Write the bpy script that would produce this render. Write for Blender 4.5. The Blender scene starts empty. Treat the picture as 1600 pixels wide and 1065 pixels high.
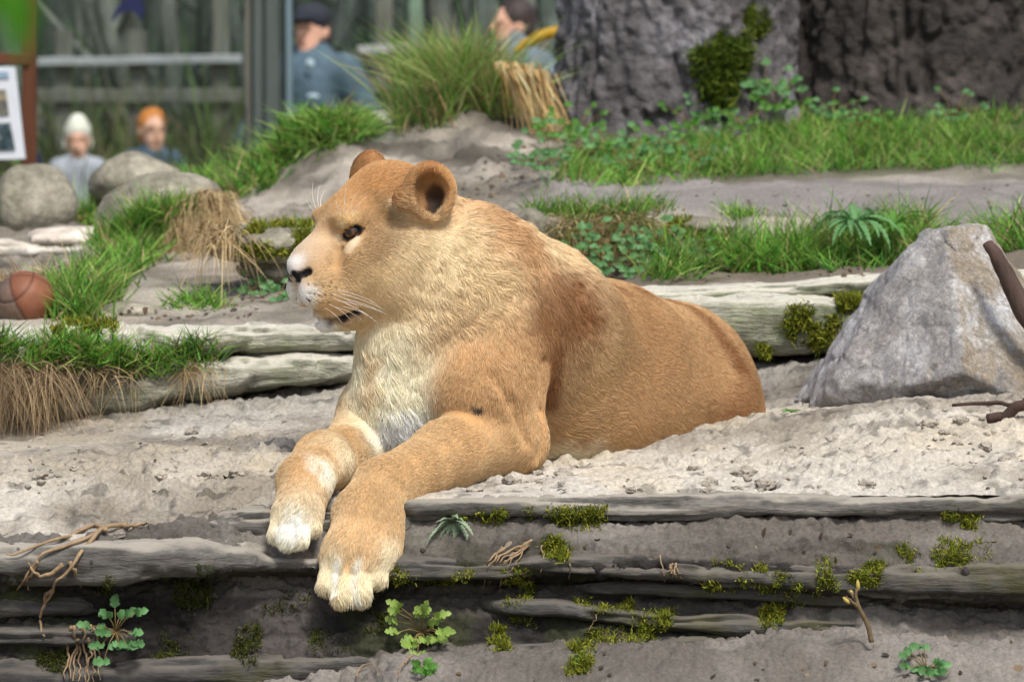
import bpy, bmesh, math, random
import numpy as np
from mathutils import Vector, Matrix

S = bpy.context.scene
C = S.collection
RAD = math.radians
rng = np.random.default_rng(7)
random.seed(7)

# ------------------------------------------------------------------ camera, sky, sun, exposure
CAM_Y, CAM_Z, PITCH, FPX = -8.0, 0.80, RAD(4.0), 6933.0
cam_d = bpy.data.cameras.new('camera')
cam = bpy.data.objects.new('camera', cam_d); C.objects.link(cam)
cam.location = (0, CAM_Y, CAM_Z); cam.rotation_euler = (RAD(90) - PITCH, 0, 0)
cam_d.sensor_width = 36.0; cam_d.lens = FPX / 1600 * 36.0
cam_d.clip_start = 0.1; cam_d.clip_end = 2000
cam_d.dof.use_dof = True; cam_d.dof.focus_distance = 7.86; cam_d.dof.aperture_fstop = 7.8
S.camera = cam

SUN_EL, SUN_AZ = RAD(57), RAD(158)          # azimuth from +Y towards +X
w = bpy.data.worlds.new('World'); S.world = w; w.use_nodes = True
nt = w.node_tree; nt.nodes.clear()
sky = nt.nodes.new('ShaderNodeTexSky'); sky.sky_type = 'NISHITA'; sky.sun_disc = False
sky.sun_elevation = SUN_EL; sky.sun_rotation = SUN_AZ; sky.air_density = 1.0; sky.dust_density = 4.0; sky.ozone_density = 1.0
hs = nt.nodes.new('ShaderNodeHueSaturation'); hs.inputs['Saturation'].default_value = 0.8
bg = nt.nodes.new('ShaderNodeBackground'); bg.inputs['Strength'].default_value = 0.11
wo = nt.nodes.new('ShaderNodeOutputWorld')
nt.links.new(sky.outputs[0], hs.inputs['Color']); nt.links.new(hs.outputs[0], bg.inputs[0]); nt.links.new(bg.outputs[0], wo.inputs[0])
sun_d = bpy.data.lights.new('sun', 'SUN'); sun_d.energy = 2.5; sun_d.angle = RAD(12); sun_d.color = (1.0, 0.95, 0.87)
sun = bpy.data.objects.new('sun', sun_d); C.objects.link(sun)
sdir = Vector((math.sin(SUN_AZ) * math.cos(SUN_EL), math.cos(SUN_AZ) * math.cos(SUN_EL), math.sin(SUN_EL)))
sun.rotation_euler = sdir.to_track_quat('Z', 'Y').to_euler()
S.view_settings.view_transform = 'Standard'; S.view_settings.look = 'None'
S.view_settings.exposure = 0.42; S.view_settings.gamma = 1.0
S.cycles.use_denoising = True
try: S.cycles.denoiser = 'OPENIMAGEDENOISE'
except Exception: pass
S.cycles.max_bounces = 6; S.cycles.diffuse_bounces = 3; S.cycles.glossy_bounces = 2; S.cycles.transparent_max_bounces = 8
S.cycles.caustics_reflective = False; S.cycles.caustics_refractive = False

# ------------------------------------------------------------------ pixel -> place
_up = np.array([0, math.sin(PITCH), math.cos(PITCH)]); _fw = np.array([0, math.cos(PITCH), -math.sin(PITCH)])
CAMP = np.array([0, CAM_Y, CAM_Z])
def ray(px, py):
    return _fw + (px - 800) / FPX * np.array([1., 0, 0]) - (py - 532.5) / FPX * _up
def P(px, py, Y):
    d = ray(px, py); return CAMP + d * ((Y - CAM_Y) / d[1])
def on_plane(px, py, o, n):
    d = ray(px, py); t = np.dot(np.asarray(o) - CAMP, n) / np.dot(d, n); return CAMP + d * t

# ------------------------------------------------------------------ noise
def _h(ix, iy, iz, s):
    n = (ix.astype(np.uint32) * np.uint32(374761393) + iy.astype(np.uint32) * np.uint32(668265263)
         + iz.astype(np.uint32) * np.uint32(2147483647) + np.uint32(s * 1013904223 & 0xffffffff))
    n = (n ^ (n >> np.uint32(13))) * np.uint32(1274126177)
    n = n ^ (n >> np.uint32(16)); n = n * np.uint32(2246822519); n = n ^ (n >> np.uint32(15))
    return n.astype(np.float32) * np.float32(1 / 4294967295.0)
def vnoise(p, s=0):
    p = np.asarray(p, np.float32); i = np.floor(p).astype(np.int64); f = p - i
    f = f * f * f * (f * (f * 6 - 15) + 10)
    ix, iy, iz = i[..., 0], i[..., 1], i[..., 2]; fx, fy, fz = f[..., 0], f[..., 1], f[..., 2]
    def L(a, b, t): return a + (b - a) * t
    def H(a, b, c): return _h(ix + a, iy + b, iz + c, s)
    return L(L(L(H(0,0,0), H(1,0,0), fx), L(H(0,1,0), H(1,1,0), fx), fy),
             L(L(H(0,0,1), H(1,0,1), fx), L(H(0,1,1), H(1,1,1), fx), fy), fz) * 2 - 1
def fbm(p, freq=1., oct=4, gain=.5, s=0, lac=2.03):
    p = np.asarray(p, np.float32) * freq; a = 1.; t = 0; r = 0
    for k in range(oct):
        r = r + a * vnoise(p + 17.3 * k, s + k); t += a; a *= gain; p = p * lac
    return r / t
def worley(p, s=0):
    p = np.asarray(p, np.float32); i = np.floor(p).astype(np.int64); best = np.full(p.shape[:-1], 9., np.float32)
    for a in (-1, 0, 1):
        for b in (-1, 0, 1):
            for c in (-1, 0, 1):
                x, y, z = i[..., 0] + a, i[..., 1] + b, i[..., 2] + c
                q = np.stack([x + _h(x, y, z, s), y + _h(x, y, z, s + 5), z + _h(x, y, z, s + 9)], -1) - p
                best = np.minimum(best, (q * q).sum(-1))
    return np.sqrt(best)
def sstep(a, b, x):
    t = np.clip((x - a) / (b - a), 0, 1); return t * t * (3 - 2 * t)
def lin(r, g, b, k=1.0):
    v = np.array([r, g, b]) / 255.; v = np.where(v <= .04045, v / 12.92, ((v + .055) / 1.055) ** 2.4); return tuple(v * k)
def interp_cols(xs, rows):
    """rows: dict x -> list of tuples, all of one length; returns f(x) interpolating smoothly."""
    ks = sorted(rows); A = np.array([rows[k] for k in ks], float)
    out = np.empty((len(xs),) + A.shape[1:])
    for n, x in enumerate(xs):
        j = int(np.clip(np.searchsorted(ks, x) - 1, 0, len(ks) - 2)); t = np.clip((x - ks[j]) / (ks[j + 1] - ks[j]), 0, 1)
        t = t * t * (3 - 2 * t); out[n] = A[j] * (1 - t) + A[j + 1] * t
    return out
def tps(pts, vals, reg=1e-4):
    pts = np.asarray(pts, float); vals = np.asarray(vals, float); n = len(pts)
    def U(r2): return np.where(r2 > 1e-12, r2 * np.log(np.maximum(r2, 1e-12)) * .5, 0)
    r2 = ((pts[:, None] - pts[None]) ** 2).sum(-1); K = U(r2) + reg * np.eye(n); Q = np.c_[np.ones(n), pts]
    M = np.block([[K, Q], [Q.T, np.zeros((3, 3))]]); sol = np.linalg.solve(M, np.r_[vals, 0, 0, 0])
    def f(x, y):
        sh = x.shape; q = np.stack([x.ravel(), y.ravel()], -1); out = np.empty(len(q))
        for a in range(0, len(q), 50000):
            b = q[a:a + 50000]; d = ((b[:, None] - pts[None]) ** 2).sum(-1); out[a:a + 50000] = U(d) @ sol[:n] + np.c_[np.ones(len(b)), b] @ sol[n:]
        return out.reshape(sh)
    return f

# ------------------------------------------------------------------ objects
def tag(o, label=None, cat=None, group=None, kind=None):
    for k, v in (('label', label), ('category', cat), ('group', group), ('kind', kind)):
        if v: o[k] = v
    return o
def empty(name, loc=(0, 0, 0), rz=0, **kw):
    o = bpy.data.objects.new(name, None); C.objects.link(o); o.location = tuple(loc); o.rotation_euler = (0, 0, rz); return tag(o, **kw)
def mesh(name, V, F, mat, parent=None, smooth=True, cols=None, origin=None, fmat=None, **kw):
    """V world-space points; origin moves the object's own zero there (parents sit untransformed unless given)."""
    V = np.asarray(V, np.float32)
    if parent is not None and origin is None: V = V - np.array(parent.parent.location if parent.parent else parent.location, np.float32)
    elif origin is not None: V = V - np.asarray(origin, np.float32)
    me = bpy.data.meshes.new(name)
    if isinstance(F, np.ndarray):
        me.vertices.add(len(V)); me.vertices.foreach_set('co', V.ravel())
        n, k = F.shape; me.loops.add(n * k); me.loops.foreach_set('vertex_index', F.ravel().astype(np.int32))
        me.polygons.add(n); me.polygons.foreach_set('loop_start', np.arange(0, n * k, k, dtype=np.int32))
        me.polygons.foreach_set('loop_total', np.full(n, k, np.int32)); me.update(calc_edges=True)
    else:
        me.from_pydata([tuple(map(float, v)) for v in V], [], F); me.update()
    if smooth: me.polygons.foreach_set('use_smooth', np.ones(len(me.polygons), bool))
    if cols is not None:
        a = me.attributes.new('Col', 'FLOAT_COLOR', 'POINT'); c4 = np.ones((len(V), 4), np.float32); c4[:, :3] = cols; a.data.foreach_set('color', c4.ravel())
    for m in (mat if isinstance(mat, (list, tuple)) else [mat]): me.materials.append(m)
    if fmat is not None: me.polygons.foreach_set('material_index', np.asarray(fmat, np.int32))
    o = bpy.data.objects.new(name, me); C.objects.link(o)
    if parent is not None: o.parent = parent
    elif origin is not None: o.location = tuple(origin)
    return tag(o, **kw)
def grid_faces(nu, nv, wrap_v=False):
    a = np.arange(nu * nv).reshape(nu, nv)
    if wrap_v: a = np.concatenate([a, a[:, :1]], 1)
    return np.stack([a[:-1, :-1], a[1:, :-1], a[1:, 1:], a[:-1, 1:]], -1).reshape(-1, 4)
def vnormals(V, F):
    t = F[:, [0, 1, 2]]; n = np.cross(V[F[:, 1]] - V[F[:, 0]], V[F[:, 2]] - V[F[:, 0]])
    if F.shape[1] == 4: n = n + np.cross(V[F[:, 2]] - V[F[:, 0]], V[F[:, 3]] - V[F[:, 0]])
    N = np.zeros_like(V)
    for k in range(F.shape[1]): np.add.at(N, F[:, k], n)
    return N / np.maximum(np.linalg.norm(N, axis=1, keepdims=True), 1e-12)
def tube(pts, rad, seg=8, squash=1.0, cap=True):
    """swept tube along pts with per-point radii -> V, F (quads + cap fans as degenerate quads)"""
    pts = np.asarray(pts, float); rad = np.broadcast_to(np.asarray(rad, float), (len(pts),))
    T = np.gradient(pts, axis=0); T /= np.maximum(np.linalg.norm(T, axis=1, keepdims=True), 1e-9)
    ref = np.array([0, 0, 1.]) if abs(T[0, 2]) < .9 else np.array([1., 0, 0]); A = np.cross(T, ref); 
    A /= np.maximum(np.linalg.norm(A, axis=1, keepdims=True), 1e-9); B = np.cross(T, A)
    th = np.linspace(0, 2 * np.pi, seg, endpoint=False)
    V = pts[:, None] + rad[:, None, None] * (np.cos(th)[None, :, None] * A[:, None] + squash * np.sin(th)[None, :, None] * B[:, None])
    F = grid_faces(len(pts), seg, True); V = V.reshape(-1, 3)
    if cap:
        n = len(V); V = np.r_[V, pts[:1], pts[-1:]]; m = (len(pts) - 1) * seg
        i = np.arange(seg); j = (i + 1) % seg
        F = np.r_[F, np.stack([np.full(seg, n), i, j, j], -1), np.stack([np.full(seg, n + 1), m + j, m + i, m + i], -1)]
        F = [tuple(dict.fromkeys(f)) for f in F.tolist()]
    return V, F
def merge(parts):
    V, F, n = [], [], 0
    for v, f in parts:
        v = np.asarray(v); V.append(v); F += [tuple(int(i) + n for i in q) for q in (f.tolist() if isinstance(f, np.ndarray) else f)]; n += len(v)
    return np.concatenate(V), F

# ------------------------------------------------------------------ materials
def material(name, build):
    m = bpy.data.materials.new(name); m.use_nodes = True; n = m.node_tree; n.nodes.clear()
    out = n.nodes.new('ShaderNodeOutputMaterial'); b = n.nodes.new('ShaderNodeBsdfPrincipled'); n.links.new(b.outputs[0], out.inputs[0])
    build(n, b, out); return m
def nd(n, typ, **kw):
    x = n.nodes.new('ShaderNode' + typ)
    for k, v in kw.items():
        if k in x.inputs: x.inputs[k].default_value = v
        else: setattr(x, k, v)
    return x
def noise_mix(n, src, scale, lo, hi, detail=6, vec=None, rough=.6, fac=1.0):
    """multiply colour socket/colour by a noise factor between lo and hi"""
    t = nd(n, 'TexNoise', Scale=scale, Detail=detail, Roughness=rough)
    if vec is not None: n.links.new(vec, t.inputs['Vector'])
    mr = nd(n, 'MapRange'); mr.inputs[1].default_value = .3; mr.inputs[2].default_value = .7; mr.inputs[3].default_value = lo; mr.inputs[4].default_value = hi
    n.links.new(t.outputs[0], mr.inputs[0])
    mx = nd(n, 'Mix', data_type='RGBA', blend_type='MULTIPLY'); mx.inputs[0].default_value = fac
    n.links.new(src, mx.inputs[6]); cb = nd(n, 'CombineColor'); 
    for k in range(3): n.links.new(mr.outputs[0], cb.inputs[k])
    n.links.new(cb.outputs[0], mx.inputs[7]); return mx.outputs[2]
def bump(n, b, scale, strength, dist=.01, detail=8, vec=None, prev=None, rough=.6):
    t = nd(n, 'TexNoise', Scale=scale, Detail=detail, Roughness=rough)
    if vec is not None: n.links.new(vec, t.inputs['Vector'])
    bp = nd(n, 'Bump', Strength=strength, Distance=dist); n.links.new(t.outputs[0], bp.inputs['Height'])
    if prev is not None: n.links.new(prev, bp.inputs['Normal'])
    n.links.new(bp.outputs[0], b.inputs['Normal']); return bp.outputs[0]
def objvec(n, sc=(1, 1, 1)):
    tc = nd(n, 'TexCoord'); mp = nd(n, 'Mapping'); mp.inputs['Scale'].default_value = sc; n.links.new(tc.outputs['Object'], mp.inputs[0]); return mp.outputs[0]
def m_plain(name, col, rough=.8, nscale=20, lo=.75, hi=1.2, bscale=60, bstr=.3, bdist=.01, stretch=(1, 1, 1), attr=False, spec=.3, sheen=0, trans=0):
    def f(n, b, out):
        v = objvec(n, stretch)
        if attr: s = nd(n, 'Attribute', attribute_name='Col').outputs['Color']
        else: s = nd(n, 'RGB').outputs[0]; s.default_value = (*col, 1)
        if lo != hi: s = noise_mix(n, s, nscale, lo, hi, vec=v)
        n.links.new(s, b.inputs['Base Color']); b.inputs['Roughness'].default_value = rough; b.inputs['Specular IOR Level'].default_value = spec
        if bstr: bump(n, b, bscale, bstr, bdist, vec=v)
        if trans:
            tr = nd(n, 'BsdfTranslucent'); n.links.new(s, tr.inputs[0]); mx = nd(n, 'MixShader'); mx.inputs[0].default_value = trans
            n.links.new(b.outputs[0], mx.inputs[1]); n.links.new(tr.outputs[0], mx.inputs[2]); n.links.new(mx.outputs[0], out.inputs[0])
    return material(name, f)

# ------------------------------------------------------------------ implicit surfaces (smoothly joined primitives) meshed with surface nets
def pr_cone(a, b, ra, rb):
    a = np.asarray(a, np.float32); b = np.asarray(b, np.float32); ba = b - a; L2 = float(ba @ ba) + 1e-12
    def f(p):
        t = np.clip(((p - a) @ ba) / L2, 0, 1)
        return np.linalg.norm(p - a - t[:, None] * ba, axis=1) - (ra + (rb - ra) * t)
    return f
def pr_ell(c, r, axes=None):
    c = np.asarray(c, np.float32); r = np.asarray(r, np.float32); A = np.eye(3, dtype=np.float32) if axes is None else np.asarray(axes, np.float32)
    def f(p):
        q = (p - c) @ A.T; k0 = np.linalg.norm(q / r, axis=1); k1 = np.linalg.norm(q / (r * r), axis=1)
        return k0 * (k0 - 1) / np.maximum(k1, 1e-9)
    return f
def smin(a, b, k):
    h = np.clip(.5 + .5 * (b - a) / k, 0, 1); return b + (a - b) * h - k * h * (1 - h)
def smax(a, b, k): return -smin(-a, -b, k)
def fold(prims, p):
    d = np.full(len(p), 9., np.float32)
    for q in prims:
        e = q['f'](p); k = q.get('k', .02); op = q.get('op', 'u')
        d = smin(d, e, k) if op == 'u' else smax(d, -e, k)
    return d
def fold_big(prims, p, cell=.1, reach=.11):
    """fold() on many points, skipping primitives too far from each cell of points to matter"""
    if len(p) < 3000: return fold(prims, p)
    c = np.floor(p / cell).astype(np.int64); key = (c[:, 0] + 512) * 1048576 + (c[:, 1] + 512) * 1024 + c[:, 2] + 512
    order = np.argsort(key, kind='stable'); ks = key[order]; st = np.r_[0, np.flatnonzero(np.diff(ks)) + 1, len(ks)]; out = np.empty(len(p), np.float32)
    cc = ((c[order[st[:-1]]] + .5) * cell).astype(np.float32); D = np.stack([q['f'](cc) for q in prims], 1); lim = cell * .87 + reach
    for j in range(len(st) - 1):
        I = order[st[j]:st[j + 1]]; m = max(D[j, [i for i in range(len(prims)) if prims[i].get('op', 'u') == 'u']].min(), 0)
        out[I] = fold([q for i, q in enumerate(prims) if D[j, i] < m + lim], p[I])
    return out
def surface(field, lo, hi, h, R=5):
    lo = np.asarray(lo, float); hi = np.asarray(hi, float); nc = np.ceil((hi - lo) / (h * R)).astype(int); n = nc * R + 1
    H = h * R; g = np.stack(np.meshgrid(*[lo[i] + H * (np.arange(nc[i]) + .5) for i in range(3)], indexing='ij'), -1)
    dc = field(g.reshape(-1, 3).astype(np.float32)).reshape(nc); act = np.argwhere(np.abs(dc) < H * 1.35)
    val = np.full(n, 1.0, np.float32)
    inside = dc < 0
    fill = np.zeros(n, bool); fill[:-1, :-1, :-1] = np.repeat(np.repeat(np.repeat(inside, R, 0), R, 1), R, 2); val[fill] = -1.0
    off = np.stack(np.meshgrid(*[np.arange(R + 1)] * 3, indexing='ij'), -1).reshape(-1, 3)
    mark = np.zeros(n, bool)
    for a in range(0, len(act), 4000):
        I = (act[a:a + 4000, None] * R + off[None]).reshape(-1, 3); mark[I[:, 0], I[:, 1], I[:, 2]] = True
    I = np.argwhere(mark); v = np.empty(len(I), np.float32)
    for a in range(0, len(I), 400000): v[a:a + 400000] = field((lo + I[a:a + 400000] * h).astype(np.float32))
    val[mark] = v
    neg = val < 0
    s = neg[:-1, :-1, :-1].astype(np.int8)
    for c in ((1,0,0),(0,1,0),(0,0,1),(1,1,0),(1,0,1),(0,1,1),(1,1,1)):
        s += neg[c[0]:n[0]-1+c[0], c[1]:n[1]-1+c[1], c[2]:n[2]-1+c[2]]
    cells = np.argwhere((s > 0) & (s < 8)); idx = np.full(n, -1, np.int32); idx[cells[:, 0], cells[:, 1], cells[:, 2]] = np.arange(len(cells))
    cor = np.array([(0,0,0),(1,0,0),(0,1,0),(1,1,0),(0,0,1),(1,0,1),(0,1,1),(1,1,1)])
    cv = np.stack([val[cells[:, 0]+c[0], cells[:, 1]+c[1], cells[:, 2]+c[2]] for c in cor], 1)
    acc = np.zeros((len(cells), 3)); cnt = np.zeros(len(cells))
    for i, j in ((0,1),(2,3),(4,5),(6,7),(0,2),(1,3),(4,6),(5,7),(0,4),(1,5),(2,6),(3,7)):
        x = (cv[:, i] < 0) != (cv[:, j] < 0); t = np.where(x, cv[:, i] / np.where(x, cv[:, i] - cv[:, j], 1), 0)
        acc += np.where(x[:, None], cor[i] + t[:, None] * (cor[j] - cor[i]), 0); cnt += x
    V = lo + (cells + acc / np.maximum(cnt, 1)[:, None]) * h
    Fs = []
    for ax in range(3):
        u, w_ = (ax + 1) % 3, (ax + 2) % 3
        e = np.zeros(3, int); e[ax] = 1
        A = neg[tuple(slice(0, n[i] - e[i]) for i in range(3))]; B = neg[tuple(slice(e[i], n[i]) for i in range(3))]
        X = np.argwhere(A != B); X = X[(X[:, u] > 0) & (X[:, w_] > 0)]
        du = np.zeros(3, int); du[u] = 1; dw = np.zeros(3, int); dw[w_] = 1
        q = [idx[tuple((X - d).T)] for d in (0 * du, du, du + dw, dw)]; F = np.stack(q, 1)
        flip = ~A[tuple(X.T)]; F[flip] = F[flip][:, ::-1]; ok = (F >= 0).all(1); Fs.append(F[ok])
    F = np.concatenate(Fs)
    return V.astype(np.float32), F
# ================================================================== materials of the place
def m_ground(name, shade=0.0):
    def f(n, b, out):
        v = objvec(n); s = nd(n, 'Attribute', attribute_name='Col').outputs['Color']
        s = noise_mix(n, s, 9, .86, 1.1, vec=v, detail=8); s = noise_mix(n, s, 140, .72, 1.18, vec=v, detail=5)
        sp = nd(n, 'TexVoronoi', Scale=90); n.links.new(v, sp.inputs['Vector'])
        n.links.new(s, b.inputs['Base Color']); b.inputs['Roughness'].default_value = .92; b.inputs['Specular IOR Level'].default_value = .2
        p = bump(n, b, 70, .55, .012, vec=v); bump(n, b, 420, .5, .003, vec=v, prev=p)
    return material(name, f)
def m_rock(name, base, dark, pale, stretch=(1, 1, 1), moss=0., mosscol=(.10, .13, .03), sc=6., bumps=.7, dust=0., dustcol=(.5, .46, .39), fine=60):
    """weathered stone or wood: blotches of base/dark/pale, streaks, green film on upper sides"""
    def f(n, b, out):
        v = objvec(n, stretch)
        t = nd(n, 'TexNoise', Scale=sc, Detail=9, Roughness=.68); n.links.new(v, t.inputs['Vector'])
        cr = nd(n, 'ValToRGB'); e = cr.color_ramp; e.elements[0].position = .28; e.elements[0].color = (*dark, 1); e.elements[1].position = .72; e.elements[1].color = (*pale, 1)
        z = e.elements.new(.5); z.color = (*base, 1); n.links.new(t.outputs[0], cr.inputs[0]); s = cr.outputs[0]
        s = noise_mix(n, s, sc * 7, .58, 1.3, vec=v, detail=9, rough=.7); s = noise_mix(n, s, fine * 3, .8, 1.15, vec=v, detail=4)
        if moss > 0:
            mt = nd(n, 'TexNoise', Scale=sc * .8, Detail=7, Roughness=.7); mp = nd(n, 'Mapping'); mp.inputs['Location'].default_value = (3, 7, 1); tc = nd(n, 'TexCoord'); n.links.new(tc.outputs['Object'], mp.inputs[0]); n.links.new(mp.outputs[0], mt.inputs['Vector'])
            mr = nd(n, 'MapRange'); mr.inputs[1].default_value = .62 - .3 * moss; mr.inputs[2].default_value = .78 - .3 * moss; n.links.new(mt.outputs[0], mr.inputs[0])
            ml = nd(n, 'Math', operation='MULTIPLY'); ml.inputs[1].default_value = .75; n.links.new(mr.outputs[0], ml.inputs[0])
            mx = nd(n, 'Mix', data_type='RGBA'); n.links.new(ml.outputs[0], mx.inputs[0]); n.links.new(s, mx.inputs[6]); mx.inputs[7].default_value = (*mosscol, 1); s = mx.outputs[2]
        if dust > 0:      # sand and pale lichen lying on upward sides
            ge = nd(n, 'NewGeometry'); sx = nd(n, 'SeparateXYZ'); n.links.new(ge.outputs['Normal'], sx.inputs[0]); dt = nd(n, 'TexNoise', Scale=14, Detail=8, Roughness=.7); n.links.new(v, dt.inputs['Vector'])
            ad = nd(n, 'Math', operation='ADD'); n.links.new(sx.outputs[2], ad.inputs[0]); n.links.new(dt.outputs[0], ad.inputs[1])
            mr = nd(n, 'MapRange'); mr.inputs[1].default_value = 1.0; mr.inputs[2].default_value = 1.38; mr.inputs[4].default_value = dust; n.links.new(ad.outputs[0], mr.inputs[0])
            mx = nd(n, 'Mix', data_type='RGBA'); n.links.new(mr.outputs[0], mx.inputs[0]); n.links.new(s, mx.inputs[6]); mx.inputs[7].default_value = (*dustcol, 1); s = mx.outputs[2]
        n.links.new(s, b.inputs['Base Color']); b.inputs['Roughness'].default_value = .88; b.inputs['Specular IOR Level'].default_value = .25
        p = bump(n, b, sc * 5, bumps, .02, vec=v); bump(n, b, fine * 2, bumps * .6, .004, vec=v, prev=p)
    return material(name, f)
M_SAND = m_ground('sand')
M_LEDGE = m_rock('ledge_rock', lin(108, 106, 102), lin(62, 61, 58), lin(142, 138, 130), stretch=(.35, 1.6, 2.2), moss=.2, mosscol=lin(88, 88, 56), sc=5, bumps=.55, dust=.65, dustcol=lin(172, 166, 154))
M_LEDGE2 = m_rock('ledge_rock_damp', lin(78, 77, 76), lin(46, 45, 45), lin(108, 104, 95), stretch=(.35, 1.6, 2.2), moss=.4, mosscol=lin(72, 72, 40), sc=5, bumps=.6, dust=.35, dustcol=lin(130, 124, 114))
M_LOG = m_rock('weathered_wood', lin(172, 172, 156), lin(104, 110, 92), lin(226, 224, 212), stretch=(.25, 1.6, 2.0), moss=.36, mosscol=lin(120, 134, 88), sc=6, bumps=.9, dust=.85, dustcol=lin(222, 218, 204))
M_BOULD = m_rock('boulder_stone', lin(166, 160, 152), lin(112, 106, 100), lin(204, 202, 200), sc=4.5, bumps=.9, fine=90)
M_ROCK = m_rock('field_stone', lin(140, 136, 122), lin(88, 86, 72), lin(188, 182, 166), sc=5, moss=.3, mosscol=lin(98, 108, 58), bumps=.7)

# ================================================================== the near ledge: sand on top
def lip_y(px): return np.interp(px, [-300, 0, 300, 380, 440, 520, 590, 650, 1900], [-.44, -.44, -.42, -.36, -.27, -.27, -.32, -.36, -.355])
TC = [(640, 783), (800, 779), (900, 778), (1050, 777), (1200, 776), (1400, 775), (1600, 773), (1900, 771)]
TC = [(a, b, float(lip_y(a))) for a, b in TC] + [(520, 790, -.27), (450, 792, -.26), (400, 810, -.33), (200, 842, -.43), (0, 850, -.44), (-300, 852, -.44),
  (100, 752, -.15), (300, 735, -.05), (430, 716, .05), (0, 760, -.15), (-300, 760, -.1), (470, 765, -.2), (560, 760, -.15), (-300, 690, .5), (0, 690, .5), (150, 665, .7), (300, 645, .82), (500, 612, .95), (600, 590, 1.0),
  (760, 752, -.15), (900, 742, -.15), (1000, 726, 0), (1100, 712, .12), (1190, 692, .2), (1260, 672, .22), (1300, 660, .25), (1400, 628, .32), (1480, 622, .30), (1600, 612, .32), (1900, 610, .32),
  (1600, 700, -.1), (1400, 715, -.12), (1200, 730, -.12), (1900, 700, -.1), (1230, 628, .75), (1200, 600, 1.0), (1300, 572, 1.05), (1600, 590, .8), (1900, 590, .8), (900, 640, .8), (900, 560, 1.2), (1250, 560, 1.2), (1600, 540, 1.2), (300, 620, 1.0), (0, 660, .8), (-300, 650, .85)]
_tw = np.array([P(*q) for q in TC]); terrace = tps(_tw[:, :2], _tw[:, 2], 3e-4)
def sand_detail(X, Y, Z):
    p = np.stack([X, Y, Z * 0], -1)
    rough = sstep(-.1, .35, fbm(p, 2.2, 2, s=40) + .15 + .5 * np.exp(-((Y - .02 - .12 * X) / .16) ** 2))     # churned strip
    rough = np.clip(rough + .45 * sstep(.35, .7, X) * sstep(.6, .1, Y), 0, 1)
    big = fbm(p, 5, 3, s=41) * .010
    wl = worley(p * np.array([30, 36, 1.]) + .5 * fbm(p, 20, 2, s=44)[..., None], 3); clods = np.clip(.62 - wl, 0, 1) * .042 * (.6 + .8 * np.abs(fbm(p, 40, 3, s=46)))
    w2 = worley(p * np.array([70, 85, 1.]) + fbm(p, 50, 2, s=45)[..., None], 8); grit = np.clip(.5 - w2, 0, 1) * .006 + fbm(p, 60, 4, s=48, gain=.65) * .005
    rid = 1 - np.abs(fbm(p * np.array([1, 1.6, 1]), 16, 4, s=47)); rid = (rid - .7) * .040 + (1 - np.abs(fbm(p * np.array([1, 1.5, 1]), 38, 3, s=56)) - .75) * .012
    edge = sstep(.0, .05, Y - lip_y(X * 866 + 800))
    return (big + (clods * 1.0 * sstep(0, .3, fbm(p, 9, 2, s=43)) + grit + rid) * (.10 + .90 * rough * (.5 + .5 * sstep(-.3, .3, fbm(p, 6, 3, s=49))))) * (.15 + .85 * edge), rough
xs = np.linspace(-260, 1860, 640); rows = 300
YY = np.empty((len(xs), rows)); XX = np.empty_like(YY)
for i, px in enumerate(xs):
    y = lip_y(px) + (1.32 - lip_y(px)) * np.linspace(0, 1, rows) ** 1.25; YY[i] = y; XX[i] = (px - 800) / FPX * (y + 8.02)
ZZ = terrace(XX, YY); dz, rough = sand_detail(XX, YY, ZZ)
BERM = np.exp(-((XX - .40) / .26) ** 2 - ((YY - .26 - .1 * XX) / .10) ** 2) * .018
ZZ = ZZ + dz + BERM
p3 = np.stack([XX, YY, ZZ], -1).reshape(-1, 3)
tone = sstep(-.25, .35, fbm(p3, 3.5, 4, s=50)); c0 = np.array(lin(188, 183, 174)); c1 = np.array(lin(136, 129, 118)); c2 = np.array(lin(194, 184, 164))
scol = c0 + (c1 - c0) * tone[:, None]; t2 = sstep(.1, .4, fbm(p3, 5, 3, s=53))[:, None]; scol = scol + (c2 - scol) * np.clip(t2 * .5 + .35 * np.exp(-((YY.ravel() + .02) / .18) ** 2)[:, None], 0, .7)  # warm band near the front: sunlit tint painted into the sand
shade = sstep(.35, .95, YY.ravel() + .25 * fbm(p3, 3, 3, s=58))[:, None] * .42; scol = scol * (1 - shade)  # sand towards the back log darkened: its shade painted into the colour
# a few darker clods and scuffs
dk = sstep(.22, .45, fbm(p3, 26, 3, s=57))[:, None] * .48; scol = scol * (1 - dk)
mesh('sand_terrace', p3, grid_faces(len(xs), rows), M_SAND, cols=scol, kind='structure')

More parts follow.
